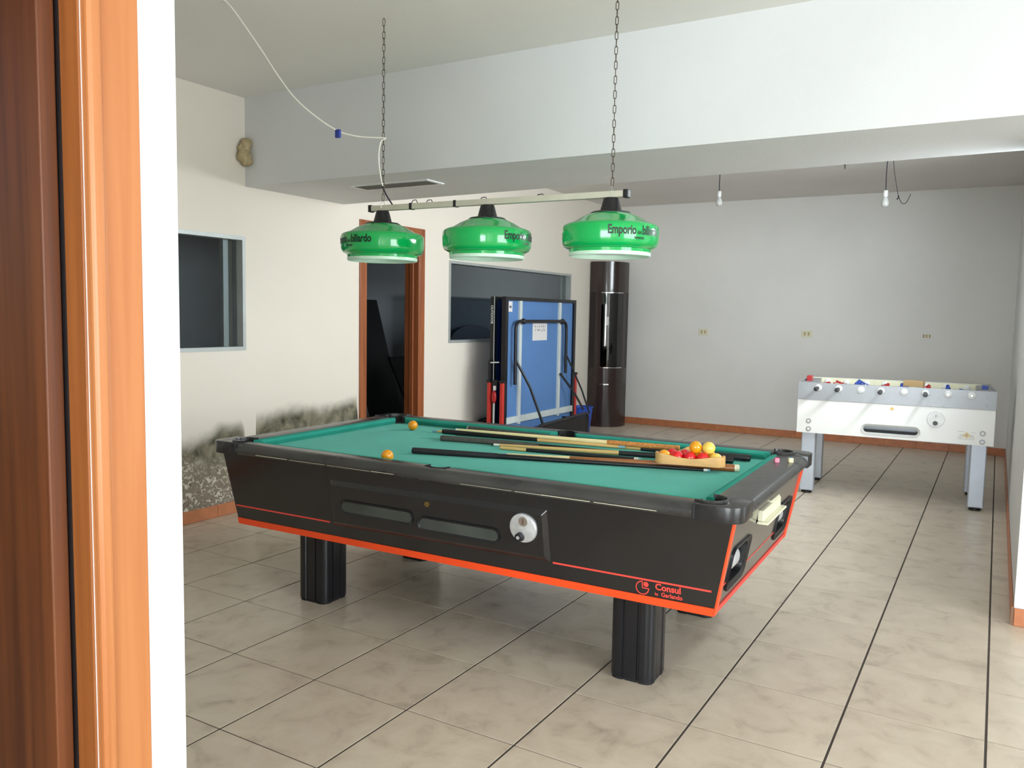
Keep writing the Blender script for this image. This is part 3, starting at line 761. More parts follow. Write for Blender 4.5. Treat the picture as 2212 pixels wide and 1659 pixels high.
# cushions
def cush(fn, a, b):
    p = [(0, ZBED), (0, ZR - .001), (-.018, ZR - .001), (-.034, ZR - .006), (-.039, ZR - .013), (-.036, ZR - .020), (-.022, ZBED)]
    A = [fn(d, a + (-d) * .75, z) for d, z in p]; B = [fn(d, b - (-d) * .75, z) for d, z in p]
    MB().prism(A, B).build('cushion', M_cushion, tb, smooth=True)
for s in (-1, 1):
    cush(lambda d, t, z, s=s: (s * (XI + .002 + d), t, z), .052, YI - .046)
    cush(lambda d, t, z, s=s: (s * (XI + .002 + d), t, z), -YI + .046, -.052)
    cush(lambda d, t, z, s=s: (t, s * (YI + .002 + d), z), -XI + .050, XI - .050)

TM = Matrix.Translation((TX, TY, 0)) @ Matrix.Rotation(TA, 4, 'Z')
def TW(x, y, z): return TM @ Vector((x, y, z))

# balls
def ballmat(n, rgb): return mat(n, rgb, 0.09, var=0.03, vscale=10, coat=0.4)
MBALL = {'orange': ballmat('ball_orange', (244, 158, 20)), 'red': ballmat('ball_red', (222, 24, 34)), 'cream': ballmat('ball_cream', (246, 206, 96)), 'yellow': ballmat('ball_yellow', (240, 188, 50))}
bmesh_cache = {}
def ball(colr, x, y, z, label, group=None):
    if colr not in bmesh_cache:
        me = MB().sphere((0, 0, 0), .0285, 32).mesh('billiard_ball', smooth=True); me.materials.append(MBALL[colr]); bmesh_cache[colr] = me
    o = link('billiard_ball', bmesh_cache[colr]); o.location = TW(x, y, z)
    return tag(o, label, 'ball', group)
ball('orange', .379, .870, ZBED + .0285, 'yellow-orange billiard ball on the cloth beside the corner pocket, near the doorway end')
ball('orange', -.512, .360, ZBED + .0285, 'yellow-orange billiard ball half hidden behind the front rail of the pool table')
# wooden rack of balls resting on the cues
ra = Vector((.175, -.985, 0)).normalized(); rp = Vector((.985, .175, 0))
R0 = Vector((.088, -.742, 0)); D = .0572
ZBL = .803
row1 = ['orange', 'red', 'red', 'red', 'cream']
rl = ['orange billiard ball at the end of the wooden rack, on its own', 'red billiard ball in the rack next to the single orange ball', 'red billiard ball in the middle of the front row of the rack', 'red billiard ball in the rack next to the pale yellow ball', 'pale yellow billiard ball in the end corner of the wooden rack']
for k, c in enumerate(row1):
    p = R0 + ra * (D * k); ball(c, p.x, p.y, ZBL, rl[k], 'balls in the wooden rack')
for k, c in enumerate(['red', 'red', 'yellow', 'yellow']):
    p = R0 + ra * (D * (k + .5)) + rp * (D * .866)
    ball(c, p.x, p.y, ZBL, ['red billiard ball in the second row of the rack, behind the single orange ball', 'red billiard ball hidden in the second row behind the middle red ball', 'deep yellow billiard ball in the second row under the raised orange ball', 'deep yellow billiard ball in the second row under the raised pale yellow ball'][k], 'balls in the wooden rack')
for k, (c, i, t) in enumerate((('orange', 2, 'orange billiard ball stacked on top of the racked balls'), ('cream', 3, 'pale yellow billiard ball stacked on top of the racked balls'))):
    p = R0 + ra * (D * (i + .5) - .006) + rp * (D * .289)
    ball(c, p.x, p.y, ZBL + D * .8165, t, 'balls in the wooden rack')
tri = [R0, R0 + ra * (4 * D), R0 + ra * (2 * D) + rp * (4 * D * .866)]
def rack_outline(r):
    cen = (tri[0] + tri[1] + tri[2]) / 3; out = []
    for i in range(3):
        p, q, s = tri[i], tri[(i + 1) % 3], tri[i - 1]
        n1 = Vector(((p - s).y, -(p - s).x, 0)).normalized(); n2 = Vector(((q - p).y, -(q - p).x, 0)).normalized()
        if n1.dot(p - cen) < 0: n1 = -n1
        if n2.dot((p + q) / 2 - cen) < 0: n2 = -n2
        for k in range(7):
            v = n1.lerp(n2, k / 6).normalized(); out.append((p + v * r, 0))
        for k in range(1, 8):
            t = k / 8; out.append((p.lerp(q, t) + n2 * r, math.sin(PI * t)))
    return out
ro, ri = rack_outline(.0405), rack_outline(.0300)
rk = MB()
zb_, zt_ = .774, .820
L0 = lambda L: [TW(p.x, p.y, zb_) for p, d in L]
L1 = lambda L: [TW(p.x, p.y, zt_ - .016 * d) for p, d in L]
tag(rk.ring(L0(ro), L0(ri), L1(ro), L1(ri)).build('ball_rack', M_rackw, smooth=True), 'pale wooden triangular ball rack with scooped sides lying on the cues', 'ball rack')

# cues
def cue(label, butt, tip, segs, rb=.0145, rt=.006, ferrule=True):
    """segs: list of (fraction end, material, part name)"""
    B, T = TW(*butt), TW(*tip)
    d = (T - B); Lg = d.length
    o = thing('billiard_cue', label, 'cue', B, 0, 'cues lying across the pool table')
    o.rotation_euler = d.to_track_quat('Z', 'Y').to_euler()
    f0 = 0.0
    for (f1, m_, nm) in segs:
        n = 6; prof = []
        thick = .0012 if nm in ('grip', 'wrap') else 0
        for k in range(n + 1):
            f = lerp(f0, f1, k / n); prof.append((lerp(rb, rt, f ** 1.15) + thick, f * Lg))
        if f0 == 0: prof = [(prof[0][0] * .6, 0), (prof[0][0] * .93, .003)] + [(prof[0][0], .008)] + prof[1:]
        MB().lathe(prof, 14).build(nm, m_, o, smooth=True)
        f0 = f1
    return o
cue('cue with a thick black foam grip lying closest to the coin-door rail', (-.261, .406, .763), (.109, -.948, .756), [(.305, M_grip, 'grip'), (.98, M_dk, 'shaft'), (.992, M_ferr, 'ferrule'), (1, M_tip, 'tip')])
cue('cue with glossy brown butt and cream end cap beside the rack', (.193, -1.057, .763), (-.072, .010, .758), [(.02, M_cream, 'end_cap'), (.70, M_brownc, 'butt'), (.98, M_ivory, 'shaft'), (1, M_tip, 'tip')], rb=.0165)
cue('cue with maple shaft and white ferrule whose black butt sticks out beyond the rack', (.380, -.983, .763), (.156, .206, .757), [(.07, M_black_plastic, 'end_cap'), (.45, M_grip, 'butt'), (.965, M_maple, 'shaft'), (.99, M_ferr, 'ferrule'), (1, M_dk, 'tip')], rb=.0155)
cue('short dark cue with pale butt between the maple cue and the brown cue', (.092, .119, .757), (.178, -.596, .757), [(.20, M_maple, 'butt'), (.96, M_dk, 'shaft'), (.99, M_ferr, 'ferrule'), (1, M_tip, 'tip')], rb=.0085, rt=.009)
cue('cue with a worn grey rubber grip at its thick end', (.151, .520, .763), (.357, -.664, .756), [(.46, M_ggrip, 'grip'), (.98, M_dk, 'shaft'), (.992, M_ferr, 'ferrule'), (1, M_tip, 'tip')])
cue('cue with tan leather-like butt and maple shaft', (.334, .548, .764), (.484, -.436, .758), [(.55, M_tan, 'butt'), (.97, M_maple, 'shaft'), (.99, M_ferr, 'ferrule'), (1, M_tip, 'tip')], rb=.0125)
cue('cue with long black grip ending by the pink chalk corner pocket', (.482, -1.039, .765), (.286, .175, .785), [(.02, M_black_plastic, 'end_cap'), (.43, M_grip, 'grip'), (.98, M_maple, 'shaft'), (1, M_tip, 'tip')], rb=.0155)
cue('cue with glossy black butt overlapping a bluish chalked tip', (.231, .563, .785), (.289, -.474, .790), [(.55, M_black_plastic, 'butt'), (.97, M_maple, 'shaft'), (1, M_tip, 'tip')])
cue('cue with orange wrapped handle and pale ivory shaft lying on top of the others', (.334, -.736, .8035), (.195, .452, .810), [(.30, M_wrap, 'wrap'), (.985, M_ivory, 'shaft'), (1, M_ferr, 'ferrule')], rb=.0125, rt=.0055)
cue('grey cue with silver end lying along the far cushion', (.535, .594, .766), (.541, .006, .764), [(.015, M_chrome, 'end_cap'), (1, M_ggrip, 'shaft')], rb=.0135, rt=.010)
cue('thin dark cue whose bluish chalked tip points at the corner ball', (.520, -.45, .762), (.374, .726, .757), [(.5, M_dk, 'butt'), (.975, M_maple, 'shaft'), (1, M_tip, 'tip')], rb=.012, rt=.0065)

# chalk cubes on the end rail
for (x, y, c, top, lab) in ((.319, -1.190, (226, 142, 168), (206, 84, 120), 'pink cube of cue chalk on the short rail of the pool table'), (.360, -1.243, (240, 228, 176), (110, 160, 200), 'cream cube of cue chalk with blue top on the short rail')):
    t = thing('chalk_cube', lab, 'chalk', TW(x, y, ZR + .0006), .5, 'chalk cubes on the rail')
    MB().box((-.010, -.010, 0), (.010, .010, .020)).build('paper_wrap', mat('chalk_' + lab[:4], c, 0.7), t, bevel=.0015)
    MB().lathe([(.0085, .0198), (.0085, .0212), (.006, .0206), (0, .0198)], 16).build('chalk_face', mat('chalkface_' + lab[:4], top, 0.95), t)

# ================================================================== BILLIARD LAMP
lampx = lambda y: 1.46 + (.509 - y) * .0237
lp = thing('billiard_lamp', 'hanging billiard lamp bar with three glossy green shades on chains', 'lamp', (lampx(-.11), -.11, 1.95), TA)
LY = [.619, 0.0, -.623]       # local y of the shades
MB().box((-.014, -.692, -.013), (.014, .690, .015)).build('bar', M_bar, lp, bevel=.003)
for (a, b) in ((-.706, -.682), (.682, .702)): MB().box((-.017, a, -.017), (.017, b, .019)).build('end_cap', M_black_plastic, lp, bevel=.004)
for yb in (.437, .177): MB().box((-.016, yb - .008, -.015), (.016, yb + .008, .017)).build('joint_band', M_black_plastic, lp, bevel=.002)
SH = [(.066, 1.875), (.090, 1.868), (.130, 1.850), (.165, 1.829), (.188, 1.822), (.203, 1.815), (.209, 1.804), (.210, 1.780), (.209, 1.750), (.206, 1.736), (.199, 1.724), (.186, 1.717), (.178, 1.713), (.176, 1.700)]
LIP = [(.176, 1.7005), (.177, 1.694), (.175, 1.686), (.171, 1.684), (.168, 1.688), (.168, 1.705)]
INN = [(.168, 1.705), (.195, 1.735), (.203, 1.76), (.203, 1.80), (.18, 1.816), (.155, 1.824), (.12, 1.843), (.06, 1.868)]
shm = MB().lathe([(r, z - 1.95) for r, z in SH], 64)
def open_lathe(prof, seg=64):
    m = MB(); rings = []
    for (r, z) in prof: rings.append([m.bm.verts.new((r * math.cos(2 * PI * k / seg), r * math.sin(2 * PI * k / seg), z)) for k in range(seg)])
    for i in range(len(rings) - 1):
        for k in range(seg): m.bm.faces.new([rings[i][k], rings[i][(k + 1) % seg], rings[i + 1][(k + 1) % seg], rings[i + 1][k]])
    return m
sh_me = open_lathe([(r, z - 1.95) for r, z in SH]).mesh('shade', smooth=True); sh_me.materials.append(M_green_shade)
lip_me = open_lathe([(r, z - 1.95) for r, z in LIP]).mesh('lip', smooth=True); lip_me.materials.append(M_shade_lip)
inn_me = open_lathe([(r, z - 1.95) for r, z in INN]).mesh('inner_lining', smooth=True); inn_me.materials.append(M_white_pl)
neck_me = MB().lathe([(.031, -.014), (.034, -.022), (.047, -.070), (.050, -.073), (.080, -.074), (.088, -.079), (.086, -.085), (.066, -.083), (0, -.083)], 32).mesh('neck', smooth=True); neck_me.materials.append(M_black_plastic)
bulb_me = MB().lathe([(0, -.20), (.022, -.192), (.030, -.17), (.026, -.145), (.014, -.12), (.014, -.085), (0, -.085)], 20).mesh('bulb', smooth=True); bulb_me.materials.append(M_bulb)
TXT = 'Emporio del biliardo'
for i, y in enumerate(LY):
    s = link('shade', sh_me, lp, (0, y, 0)); s['label'] = 'glossy green plastic shade with dark lettering'
    link('lip', lip_me, s); link('inner_lining', inn_me, s)
    link('neck', neck_me, lp, (0, y, 0)); link('bulb', bulb_me, lp, (0, y, 0))
    # lettering bent round the shade; the start angle is where the E stands
    a_start = [math.radians(130.2), math.radians(232.7), math.radians(199.8)][i]
    def wrap(x, yy, a_s=a_start):
        a = a_s + x / .2105
        return (.2108 * math.cos(a), .2108 * math.sin(a), 1.766 - 1.95 + yy)
    for wd, size, xo, wdt, dy in (('Emporio', .052, 0.0, .122, 0), ('del', .024, .128, .020, 0), ('biliardo', .052, .153, .115, 0), ('FIRENZE', .013, .115, .048, -.020)):
        V0, _ = text_geo(wd, size)
        k_ = wdt / max(v[0] for v in V0)
        text_obj('lettering', wd, size, lambda x, yy, xo=xo, dy=dy, w=wrap: w(x + xo, yy + dy), M_ink, s, bold=.0016 if size > .03 else .0004, sx=k_)
# chain links
def chain_link_mesh():
    pts = []
    w, h = .0058, .0115
    for k in range(8): a = PI * k / 7; pts.append((w * math.cos(a), 0, h + w * math.sin(a)))
    for k in range(8): a = PI + PI * k / 7; pts.append((w * math.cos(a), 0, -h + w * math.sin(a)))
    return MB().tube(pts, .0017, 5, closed=True).mesh('chain_link', smooth=True)
clm = chain_link_mesh(); clm.materials.append(M_rust)
for yc in (.617, -.627):
    z = .055; k = 0
    while 1.95 + z < ZC - .02:
        o = link('chain_link', clm, lp, (0, yc, z), (0, 0, (.35 if k % 2 else PI / 2 + .35) + .2 * math.sin(k * 1.7)))
        z += .0305; k += 1
    MB().tube([(0, yc, z - .012), (0, yc, z + .012), (.012, yc, z + .02), (.016, yc, ZC - 1.95 + .004)], .0022, 6).build('ceiling_hook', M_rust, lp)
    MB().tube([(-.015, yc, .0), (-.014, yc, .018), (-.006, yc, .034), (0, yc, .048), (.006, yc, .034), (.014, yc, .018), (.015, yc, .0)], .0014, 5).build('wire_hanger', M_chrome, lp)
for (yy, hh) in ((.33, .026), (.42, .03), (.02, .022), (-.28, .02)):
    MB().tube([(0, yy + .022, .012), (0, yy + .012, hh), (0, yy - .008, hh + .002), (0, yy - .02, .012)], .0022, 5).build('wire_loop', M_wire_dark, lp)

# cable from the ceiling to the lamp
cb_o = thing('power_cable', 'thin white cable drooping from the ceiling to the lamp chain', 'cable', (1.455, .5, 2.297))
cpts = [Vector(p) for p in ((.900, 1.047, 2.879), (.935, 1.010, 2.862), (1.05, .937, 2.690), (1.12, .880, 2.56), (1.18, .824, 2.459), (1.255, .745, 2.373), (1.32, .681, 2.322), (1.36, .635, 2.306), (1.40, .585, 2.299), (1.455, .50, 2.297), (1.462, .497, 2.294), (1.447, .513, 2.275), (1.440, .520, 2.20), (1.447, .513, 2.11), (1.458, .507, 2.06))]
org = Vector((1.455, .5, 2.297))
def smooth_path(P, n=5):
    out = []
    for i in range(len(P) - 1):
        p0, p1, p2, p3 = P[max(i - 1, 0)], P[i], P[i + 1], P[min(i + 2, len(P) - 1)]
        for k in range(n):
            t = k / n
            out.append(.5 * ((2 * p1) + (-p0 + p2) * t + (2 * p0 - 5 * p1 + 4 * p2 - p3) * t * t + (-p0 + 3 * p1 - 3 * p2 + p3) * t ** 3))
    out.append(P[-1]); return out
MB().tube([p - org for p in smooth_path(cpts)], .0034, 6).build('sheath', M_wire_white, cb_o, smooth=True)
MB().tube([p - org for p in smooth_path([Vector(p) for p in ((1.458, .507, 2.06), (1.462, .497, 2.03), (1.466, .475, 1.995), (1.470, .455, 1.967))])], .0042, 6).build('dark_tail', M_wire_dark, cb_o, smooth=True)
MB().box((-.010, -.016, -.034), (.006, .012, .006)).build('tape_flag', M_tape, cb_o, bevel=.002).location = Vector((1.32, .681, 2.322)) - org

# ================================================================== SMALL THINGS ON WALL / CEILING
# air vent in the underside of the beam
vt = thing('air_vent', 'white slatted air vent in the underside of the dropped beam', 'vent', (2.565, 1.315, 2.28))
MB().ring([(-.095, -.33, -.008), (.095, -.33, -.008), (.095, .33, -.008), (-.095, .33, -.008)], [(-.07, -.305, -.008), (.07, -.305, -.008), (.07, .305, -.008), (-.07, .305, -.008)],
          [(-.095, -.33, .0), (.095, -.33, .0), (.095, .33, .0), (-.095, .33, .0)], [(-.07, -.305, .0), (.07, -.305, .0), (.07, .305, .0), (-.07, .305, .0)]).build('frame', M_white_pl, vt)
MB().box((-.07, -.305, -.0012), (.07, .305, -.0002)).build('shadow_back', M_darkgrey, vt)
sm = MB().hexa([(-.004, -.304, -.010), (.001, -.304, -.010), (.001, .304, -.010), (-.004, .304, -.010), (.0, -.304, -.001), (.005, -.304, -.001), (.005, .304, -.001), (.0, .304, -.001)]).mesh('slat'); sm.materials.append(mat('vent_slat', (150, 150, 142), 0.6))
for k in range(7): link('slat', sm, vt, (-.06 + .02 * k, 0, 0))
# foam lump in the corner of wall and beam
fm = MB()
for (c, r, q) in (((2.183, 2.315, 2.565), .042, (1, 1, .9)), ((2.168, 2.318, 2.525), .045, (1, .9, 1)), ((2.165, 2.312, 2.475), .052, (1, .9, 1)), ((2.178, 2.306, 2.445), .040, (1, 1, .9))):
    fm.sphere(c, r, 16, q)
fo_ = fm.build('foam_lump', M_foam, smooth=True)
tx = bpy.data.textures.new('foam_noise', 'CLOUDS'); tx.noise_scale = .03
rm = fo_.modifiers.new('r', 'REMESH'); rm.mode = 'VOXEL'; rm.voxel_size = .006; rm.use_smooth_shade = True
md = fo_.modifiers.new('d', 'DISPLACE'); md.texture = tx; md.strength = .018
tag(fo_, 'lump of dried tan expanding foam where the wall meets the beam', 'foam')
# sockets on the far wall
for k, (y, z) in enumerate(((1.027, 1.252), (-.235, 1.263), (-1.519, 1.272))):
    lab = ['double wall socket on the far wall closest to the corner cabinet', 'double wall socket in the middle of the far wall', 'wall socket with three modules above the foosball table'][k]
    t = thing('wall_socket', lab, 'socket', (XF, y, z), 0, 'sockets on the far wall')
    MB().box((-.010, -.060, -.040), (.001, .060, .040)).build('plate', M_white_pl if k == 2 else M_cream, t, bevel=.003)
    ns = (-.022, .022) if k < 2 else (-.03, 0, .03)
    for yy in ns:
        m_ = MB().box((-.0115, yy - .012, -.022), (-.009, yy + .012, .022)).build('module', mat('socket_module', (206, 190, 150), 0.5), t, bevel=.001)
        for zz in (-.010, 0, .010): MB().lathe([(.003, -.0122), (.003, -.011)], 10, (0, yy, zz), 'X').build('pin_hole', M_pocket, m_)
# bare bulbs
def bare_bulb(x, y, z0, z1, label, rz):
    t = thing('bare_bulb', label, 'light bulb', (x, y, z1), rz, 'bare bulbs on wires')
    MB().tube([(0, 0, ZC - z1), (.004, .003, (ZC - z1) * .6), (-.003, 0, .14), (0, 0, .11)], .0045, 6).build('wire', M_wire_dark, t)
    MB().lathe([(.008, .115), (.018, .110), (.021, .10), (.021, .062), (.018, .055)], 18).build('lamp_holder', M_white_pl, t, smooth=True)
    MB().lathe([(.015, .056), (.017, .045), (.028, .025), (.033, .0), (.030, -.02), (.018, -.034), (0, -.038)], 22).build('glass_bulb', M_bulb, t, smooth=True)
    return t
bare_bulb(6.4, .282, 2.9, 2.585, 'bare clear bulb on a short wire hanging towards the corner cabinet', .3)
t = bare_bulb(6.4, -1.250, 2.9, 2.50, 'bare frosted bulb on a longer wire hanging above the foosball table', 0)
lw = thing('loose_wire', 'thin loose wire with stripped ends dangling beside the bulb above the foosball table', 'wire', (6.4, -1.30, ZC))
MB().tube(smooth_path([Vector(p) for p in ((0, .0, 0), (0, -.015, -.12), (0, -.055, -.32), (0, -.062, -.335))]), .0025, 5).build('strand', M_wire_dark, lw)
MB().tube(smooth_path([Vector(p) for p in ((0, -.055, -.32), (0, -.085, -.385), (0, -.12, -.39), (0, -.15, -.33), (0, -.155, -.31))]), .003, 5).build('curled_end', M_wire_dark, lw)
MB().tube([(0, -.055, -.318), (0, -.060, -.335), (0, -.045, -.355)], .006, 6).build('tape_joint', M_dk, lw)
hk = MB().tube([(6.4, -.89, ZC + .002), (6.4, -.89, ZC - .05)], .004, 6).tube([(6.4, -.905, ZC - .012), (6.4, -.875, ZC - .012)], .003, 6)
tag(hk.build('ceiling_hook', M_rust), 'small dark hook in the ceiling between the two bare bulbs', 'hook')

# ================================================================== FOOSBALL TABLE
fd = Vector((.0711, -.9975, 0)); fn_ = Vector((.9975, .0711, 0))
FL, FD = 1.406, .78
forg = Vector((5.15, -.82, 0)) + fd * (FL / 2) + fn_ * (FD / 2)
fb = thing('foosball_table', 'white foosball table with metal apron and silver legs', 'foosball table', forg, math.atan2(fd.y, fd.x))
def fp(u, v, z): return (u - FL / 2, v - FD / 2, z)
def fbox(mb, u0, u1, v0, v1, z0, z1): return mb.box(fp(u0, v0, z0), fp(u1, v1, z1))
# body panels
sl_o = capsule(.488, .912, .575, .082); sl_i = capsule(.505, .895, .575, .052)
body = MB()
ZF0, ZF1 = .508, .782
def holed(mb, outer, inner):
    ev = []
    for loop in (outer, inner):
        vs = [mb.bm.verts.new(p) for p in loop]
        ev += [mb.bm.edges.new((vs[i], vs[(i + 1) % len(vs)])) for i in range(len(vs))]
    bmesh.ops.triangle_fill(mb.bm, use_beauty=True, use_dissolve=False, edges=ev)
holed(body, [fp(0, 0, ZF0), fp(FL, 0, ZF0), fp(FL, 0, ZF1), fp(0, 0, ZF1)], [fp(u, 0, z) for u, z in sl_i])
body.face([fp(0, 0, ZF0), fp(0, FD, ZF0), fp(0, FD, ZF1), fp(0, 0, ZF1)]); body.face([fp(FL, 0, ZF0), fp(FL, FD, ZF0), fp(FL, FD, ZF1), fp(FL, 0, ZF1)])
body.face([fp(0, FD, ZF0), fp(FL, FD, ZF0), fp(FL, FD, ZF1), fp(0, FD, ZF1)]); body.face([fp(0, 0, ZF0), fp(FL, 0, ZF0), fp(FL, FD, ZF0), fp(0, FD, ZF0)])
body.build('body', M_foosw, fb)
def ff(u, z, o=0): return fp(u, -o, z)
rect = [(.475, .528), (.925, .528), (.925, .622), (.475, .622)]
rim = frame('return_rim', ff, sl_o, sl_i, 0, .008, mat('rim_grey', (206, 206, 202), 0.35), fb, .002)
tr = MB()
tr.prism([ff(u, z, -.10) for u, z in rect], [ff(u, z, -.11) for u, z in rect]); fbox(tr, .475, .925, .002, .10, .533, .540)
tr.build('return_tray', M_steel, fb)
MB().box(fp(.475, .03, .54), fp(.925, .034, .566)).build('tray_front', mat('tray_dark', (40, 42, 44), 0.6), fb)
# metal apron with holes dressed by rod bearings
ap = MB()
fbox(ap, -.004, FL + .004, -.006, .012, .780, .922); ap.build('front_apron', M_steel, fb, bevel=.002)
fbox(MB(), -.004, FL + .004, FD - .012, FD + .006, .780, .922).build('rear_apron', M_steel, fb, bevel=.002)
fbox(MB(), -.004, .012, .012, FD - .012, .780, .922).build('end_apron', M_steel, fb, bevel=.002)
fbox(MB(), FL - .012, FL + .004, .012, FD - .012, .780, .922).build('end_apron', M_steel, fb, bevel=.002)
fbox(MB(), .012, FL - .012, FD - .034, FD - .012, .78, .918).build('inner_side', M_cream, fb)
fbox(MB(), .012, FL - .012, .012, .034, .78, .918).build('inner_side', M_cream, fb)
fbox(MB(), .012, .10, .034, FD - .034, .78, .912).build('goal_end', M_steel, fb)
fbox(MB(), FL - .10, FL - .012, .034, FD - .034, .78, .912).build('goal_end', M_steel, fb)
fbox(MB(), .012, FL - .012, .012, FD - .012, .775, .80).build('playing_field', M_field, fb)
RU = [.153, .308, .473, .618, .782, .930, 1.085, 1.242]
RC = ['r', 'r', 'b', 'r', 'b', 'r', 'b', 'b']; NM = [1, 2, 3, 5, 5, 3, 2, 1]
grip_me = MB().lathe([(.010, 0), (.013, .003), (.013, .012), (.016, .02), (.017, .08), (.014, .10), (.017, .105), (.017, .122), (.0, .124)], 20).mesh('handle_grip', smooth=True); grip_me.materials.append(M_black_plastic)
bear_me = MB().lathe([(.0, .012), (.017, .012), (.026, .008), (.028, .002), (.028, 0)], 28).mesh('bearing', smooth=True); bear_me.materials.append(M_white_pl)
def man_mesh(mt):
    m = MB()
    m.hexa([(-.010, -.013, -.072), (.010, -.013, -.072), (.010, .013, -.072), (-.010, .013, -.072), (-.008, -.010, -.03), (.008, -.010, -.03), (.008, .010, -.03), (-.008, .010, -.03)])
    m.hexa([(-.006, -.010, -.03), (.006, -.010, -.03), (.006, .010, -.03), (-.006, .010, -.03), (-.011, -.018, .018), (.011, -.018, .018), (.011, .018, .018), (-.011, .018, .018)])
    m.sphere((0, 0, .030), .014, 12)
    me = m.mesh('player', bevel=.002, smooth=True); me.materials.append(mt); return me
man = {'r': man_mesh(M_redp), 'b': man_mesh(M_bluep)}
tilt = [1.45, 1.9, 2.1, 1.25, -1.1, 1.1, .25, 1.75]
for k, u in enumerate(RU):
    rod = MB().tube([fp(u, -.06 if RC[k] == 'r' else -.02, 0), fp(u, FD + (.06 if RC[k] == 'b' else .02), 0)], .008, 12).build('rod', M_chrome, fb, smooth=True)
    rod.location = (0, 0, .882)
    link('bearing', bear_me, fb, fp(u, -.006, .882), (PI / 2, 0, 0)); link('bearing', bear_me, fb, fp(u, FD - .036, .882), (PI / 2, 0, 0))
    if RC[k] == 'r': link('handle_grip', grip_me, fb, fp(u, -.05, .882), (PI / 2, 0, 0))
    else:
        link('handle_grip', grip_me, fb, fp(u, FD + .05, .882), (-PI / 2, 0, 0))
    for i in range(NM[k]):
        v = FD * (i + 1) / (NM[k] + 1) + (.18 if NM[k] == 1 and k == 0 else 0.0) + .10 * ((k * 7) % 3 - 1) / 3
        link('player', man[RC[k]], rod, fp(u, v, 0), (0, tilt[k], 0))
for (u, m_, s) in ((.045, M_redp, .05), (FL - .06, M_bluep, .035)):
    mb = MB(); fbox(mb, u - .02, u + .02, .30, .42, .905, .905 + s); mb.build('score_marker', m_, fb, bevel=.004)
# fittings on the front
def stud(name, u, z, r0, r1, h, m_, inner=None):
    o = MB().prism([ff(u + x, z + y, 0) for x, y in circ(r0, 18)], [ff(u + x, z + y, h) for x, y in circ(r1, 18)]).build(name, m_, fb, smooth=True)
    if inner: MB().prism([ff(u + x, z + y, h - .0005) for x, y in circ(r1 * .66, 18)], [ff(u + x, z + y, h + .001) for x, y in circ(r1 * .6, 18)]).build('cap', inner, o, smooth=True)
for (u, z) in ((.090, .605), (.092, .540), (1.331, .600), (1.331, .536)): stud('bolt_cover', u, z, .020, .019, .004, mat('bolt_grey', (150, 150, 150), 0.4, metal=0.5), M_white_pl)
for (u, z) in ((1.346, .873), (1.347, .811), (1.060, .790)): stud('apron_bolt', u, z, .010, .008, .010, M_steel)
stud('lock', .704, .746, .012, .011, .004, M_brass)
cpl = MB().prism([ff(1.012 + x, .684 + y, 0) for x, y in circ(.062, 32)], [ff(1.012 + x, .684 + y, .006) for x, y in circ(.059, 32)]).build('coin_plate', mat('coin_plate_grey', (206, 206, 204), 0.4, metal=0.3), fb, smooth=True)
plate('price_disc', lambda u, z, o=0: ff(1.010 + u, .713 + z, o), circ(.020, 20), .005, .008, M_white_pl, cpl)
plate('price_mark', lambda u, z, o=0: ff(1.012 + u, .713 + z, o), [(-.0015, -.010), (.0015, -.010), (.0015, .010), (-.0015, .010)], .0078, .0086, M_darkgrey, cpl)
MB().prism([ff(1.010 + x, .655 + y, .005) for x, y in circ(.018, 20)], [ff(1.010 + x, .655 + y, .026) for x, y in circ(.015, 20)]).build('push_button', M_black_plastic, cpl, smooth=True)
stk = MB(); M_lab = mat('sticker_grey', (206, 204, 194), 0.5)
for (a, b, z) in ((1.165, 1.21, .604), (1.255, 1.285, .600), (1.17, 1.28, .566), (1.17, 1.20, .556), (1.25, 1.28, .556), (1.17, 1.28, .548)): stk.face([ff(a, z, .0008), ff(b, z, .0008), ff(b, z + .003, .0008), ff(a, z + .003, .0008)])
so = stk.build('maker_label', M_lab, fb)
mb = MB(); mb.face([ff(1.226, .552, .0006), ff(1.256, .578, .0006), ff(1.226, .604, .0006), ff(1.196, .578, .0006)]); mb.build('emblem', mat('emblem_yellow', (236, 224, 170), 0.5), so)
mb = MB(); mb.face([ff(1.226, .568, .001), ff(1.238, .580, .001), ff(1.226, .592, .001), ff(1.214, .580, .001)]); mb.build('emblem_centre', mat('emblem_pink', (216, 178, 160), 0.5), so)
for (a, b) in ((1.180, 1.205), (1.247, 1.272)):
    mb = MB(); mb.face([ff(a, .576, .001), ff(b, .574, .001), ff(b, .580, .001), ff(a, .582, .001)]); mb.build('emblem_wing', M_lab, so)
# legs
for u in (.038, FL - .145):
    for v in (.035, FD - .135):
        mb = MB(); fbox(mb, u, u + .108, v, v + .09, .022, .515); L = mb.build('leg', M_leg, fb, bevel=.008)
        MB().lathe([(.036, 0), (.042, .004), (.042, .018), (.03, .024)], 20).build('foot', M_black_plastic, L, smooth=True).location = fp(u + .054, v + .045, 0)
# cardboard box lying in the table
bx0 = thing('cardboard_box', 'small brown cardboard box left on the foosball table between the players', 'box', tuple(forg + fd * (.845 - FL / 2) + fn_ * (.47 - FD / 2) + Vector((0, 0, .897))), math.atan2(fd.y, fd.x) - .12)
MB().box((-.075, -.05, 0), (.075, .05, .044)).build('carton', M_card, bx0, bevel=.002)
MB().hexa([(-.075, -.001, .0441), (.075, -.001, .0441), (.075, .05, .0441), (-.075, .05, .0441), (-.075, .001, .0461), (.075, .001, .0461), (.075, .05, .0471), (-.075, .05, .0471)]).build('flap', M_card, bx0)

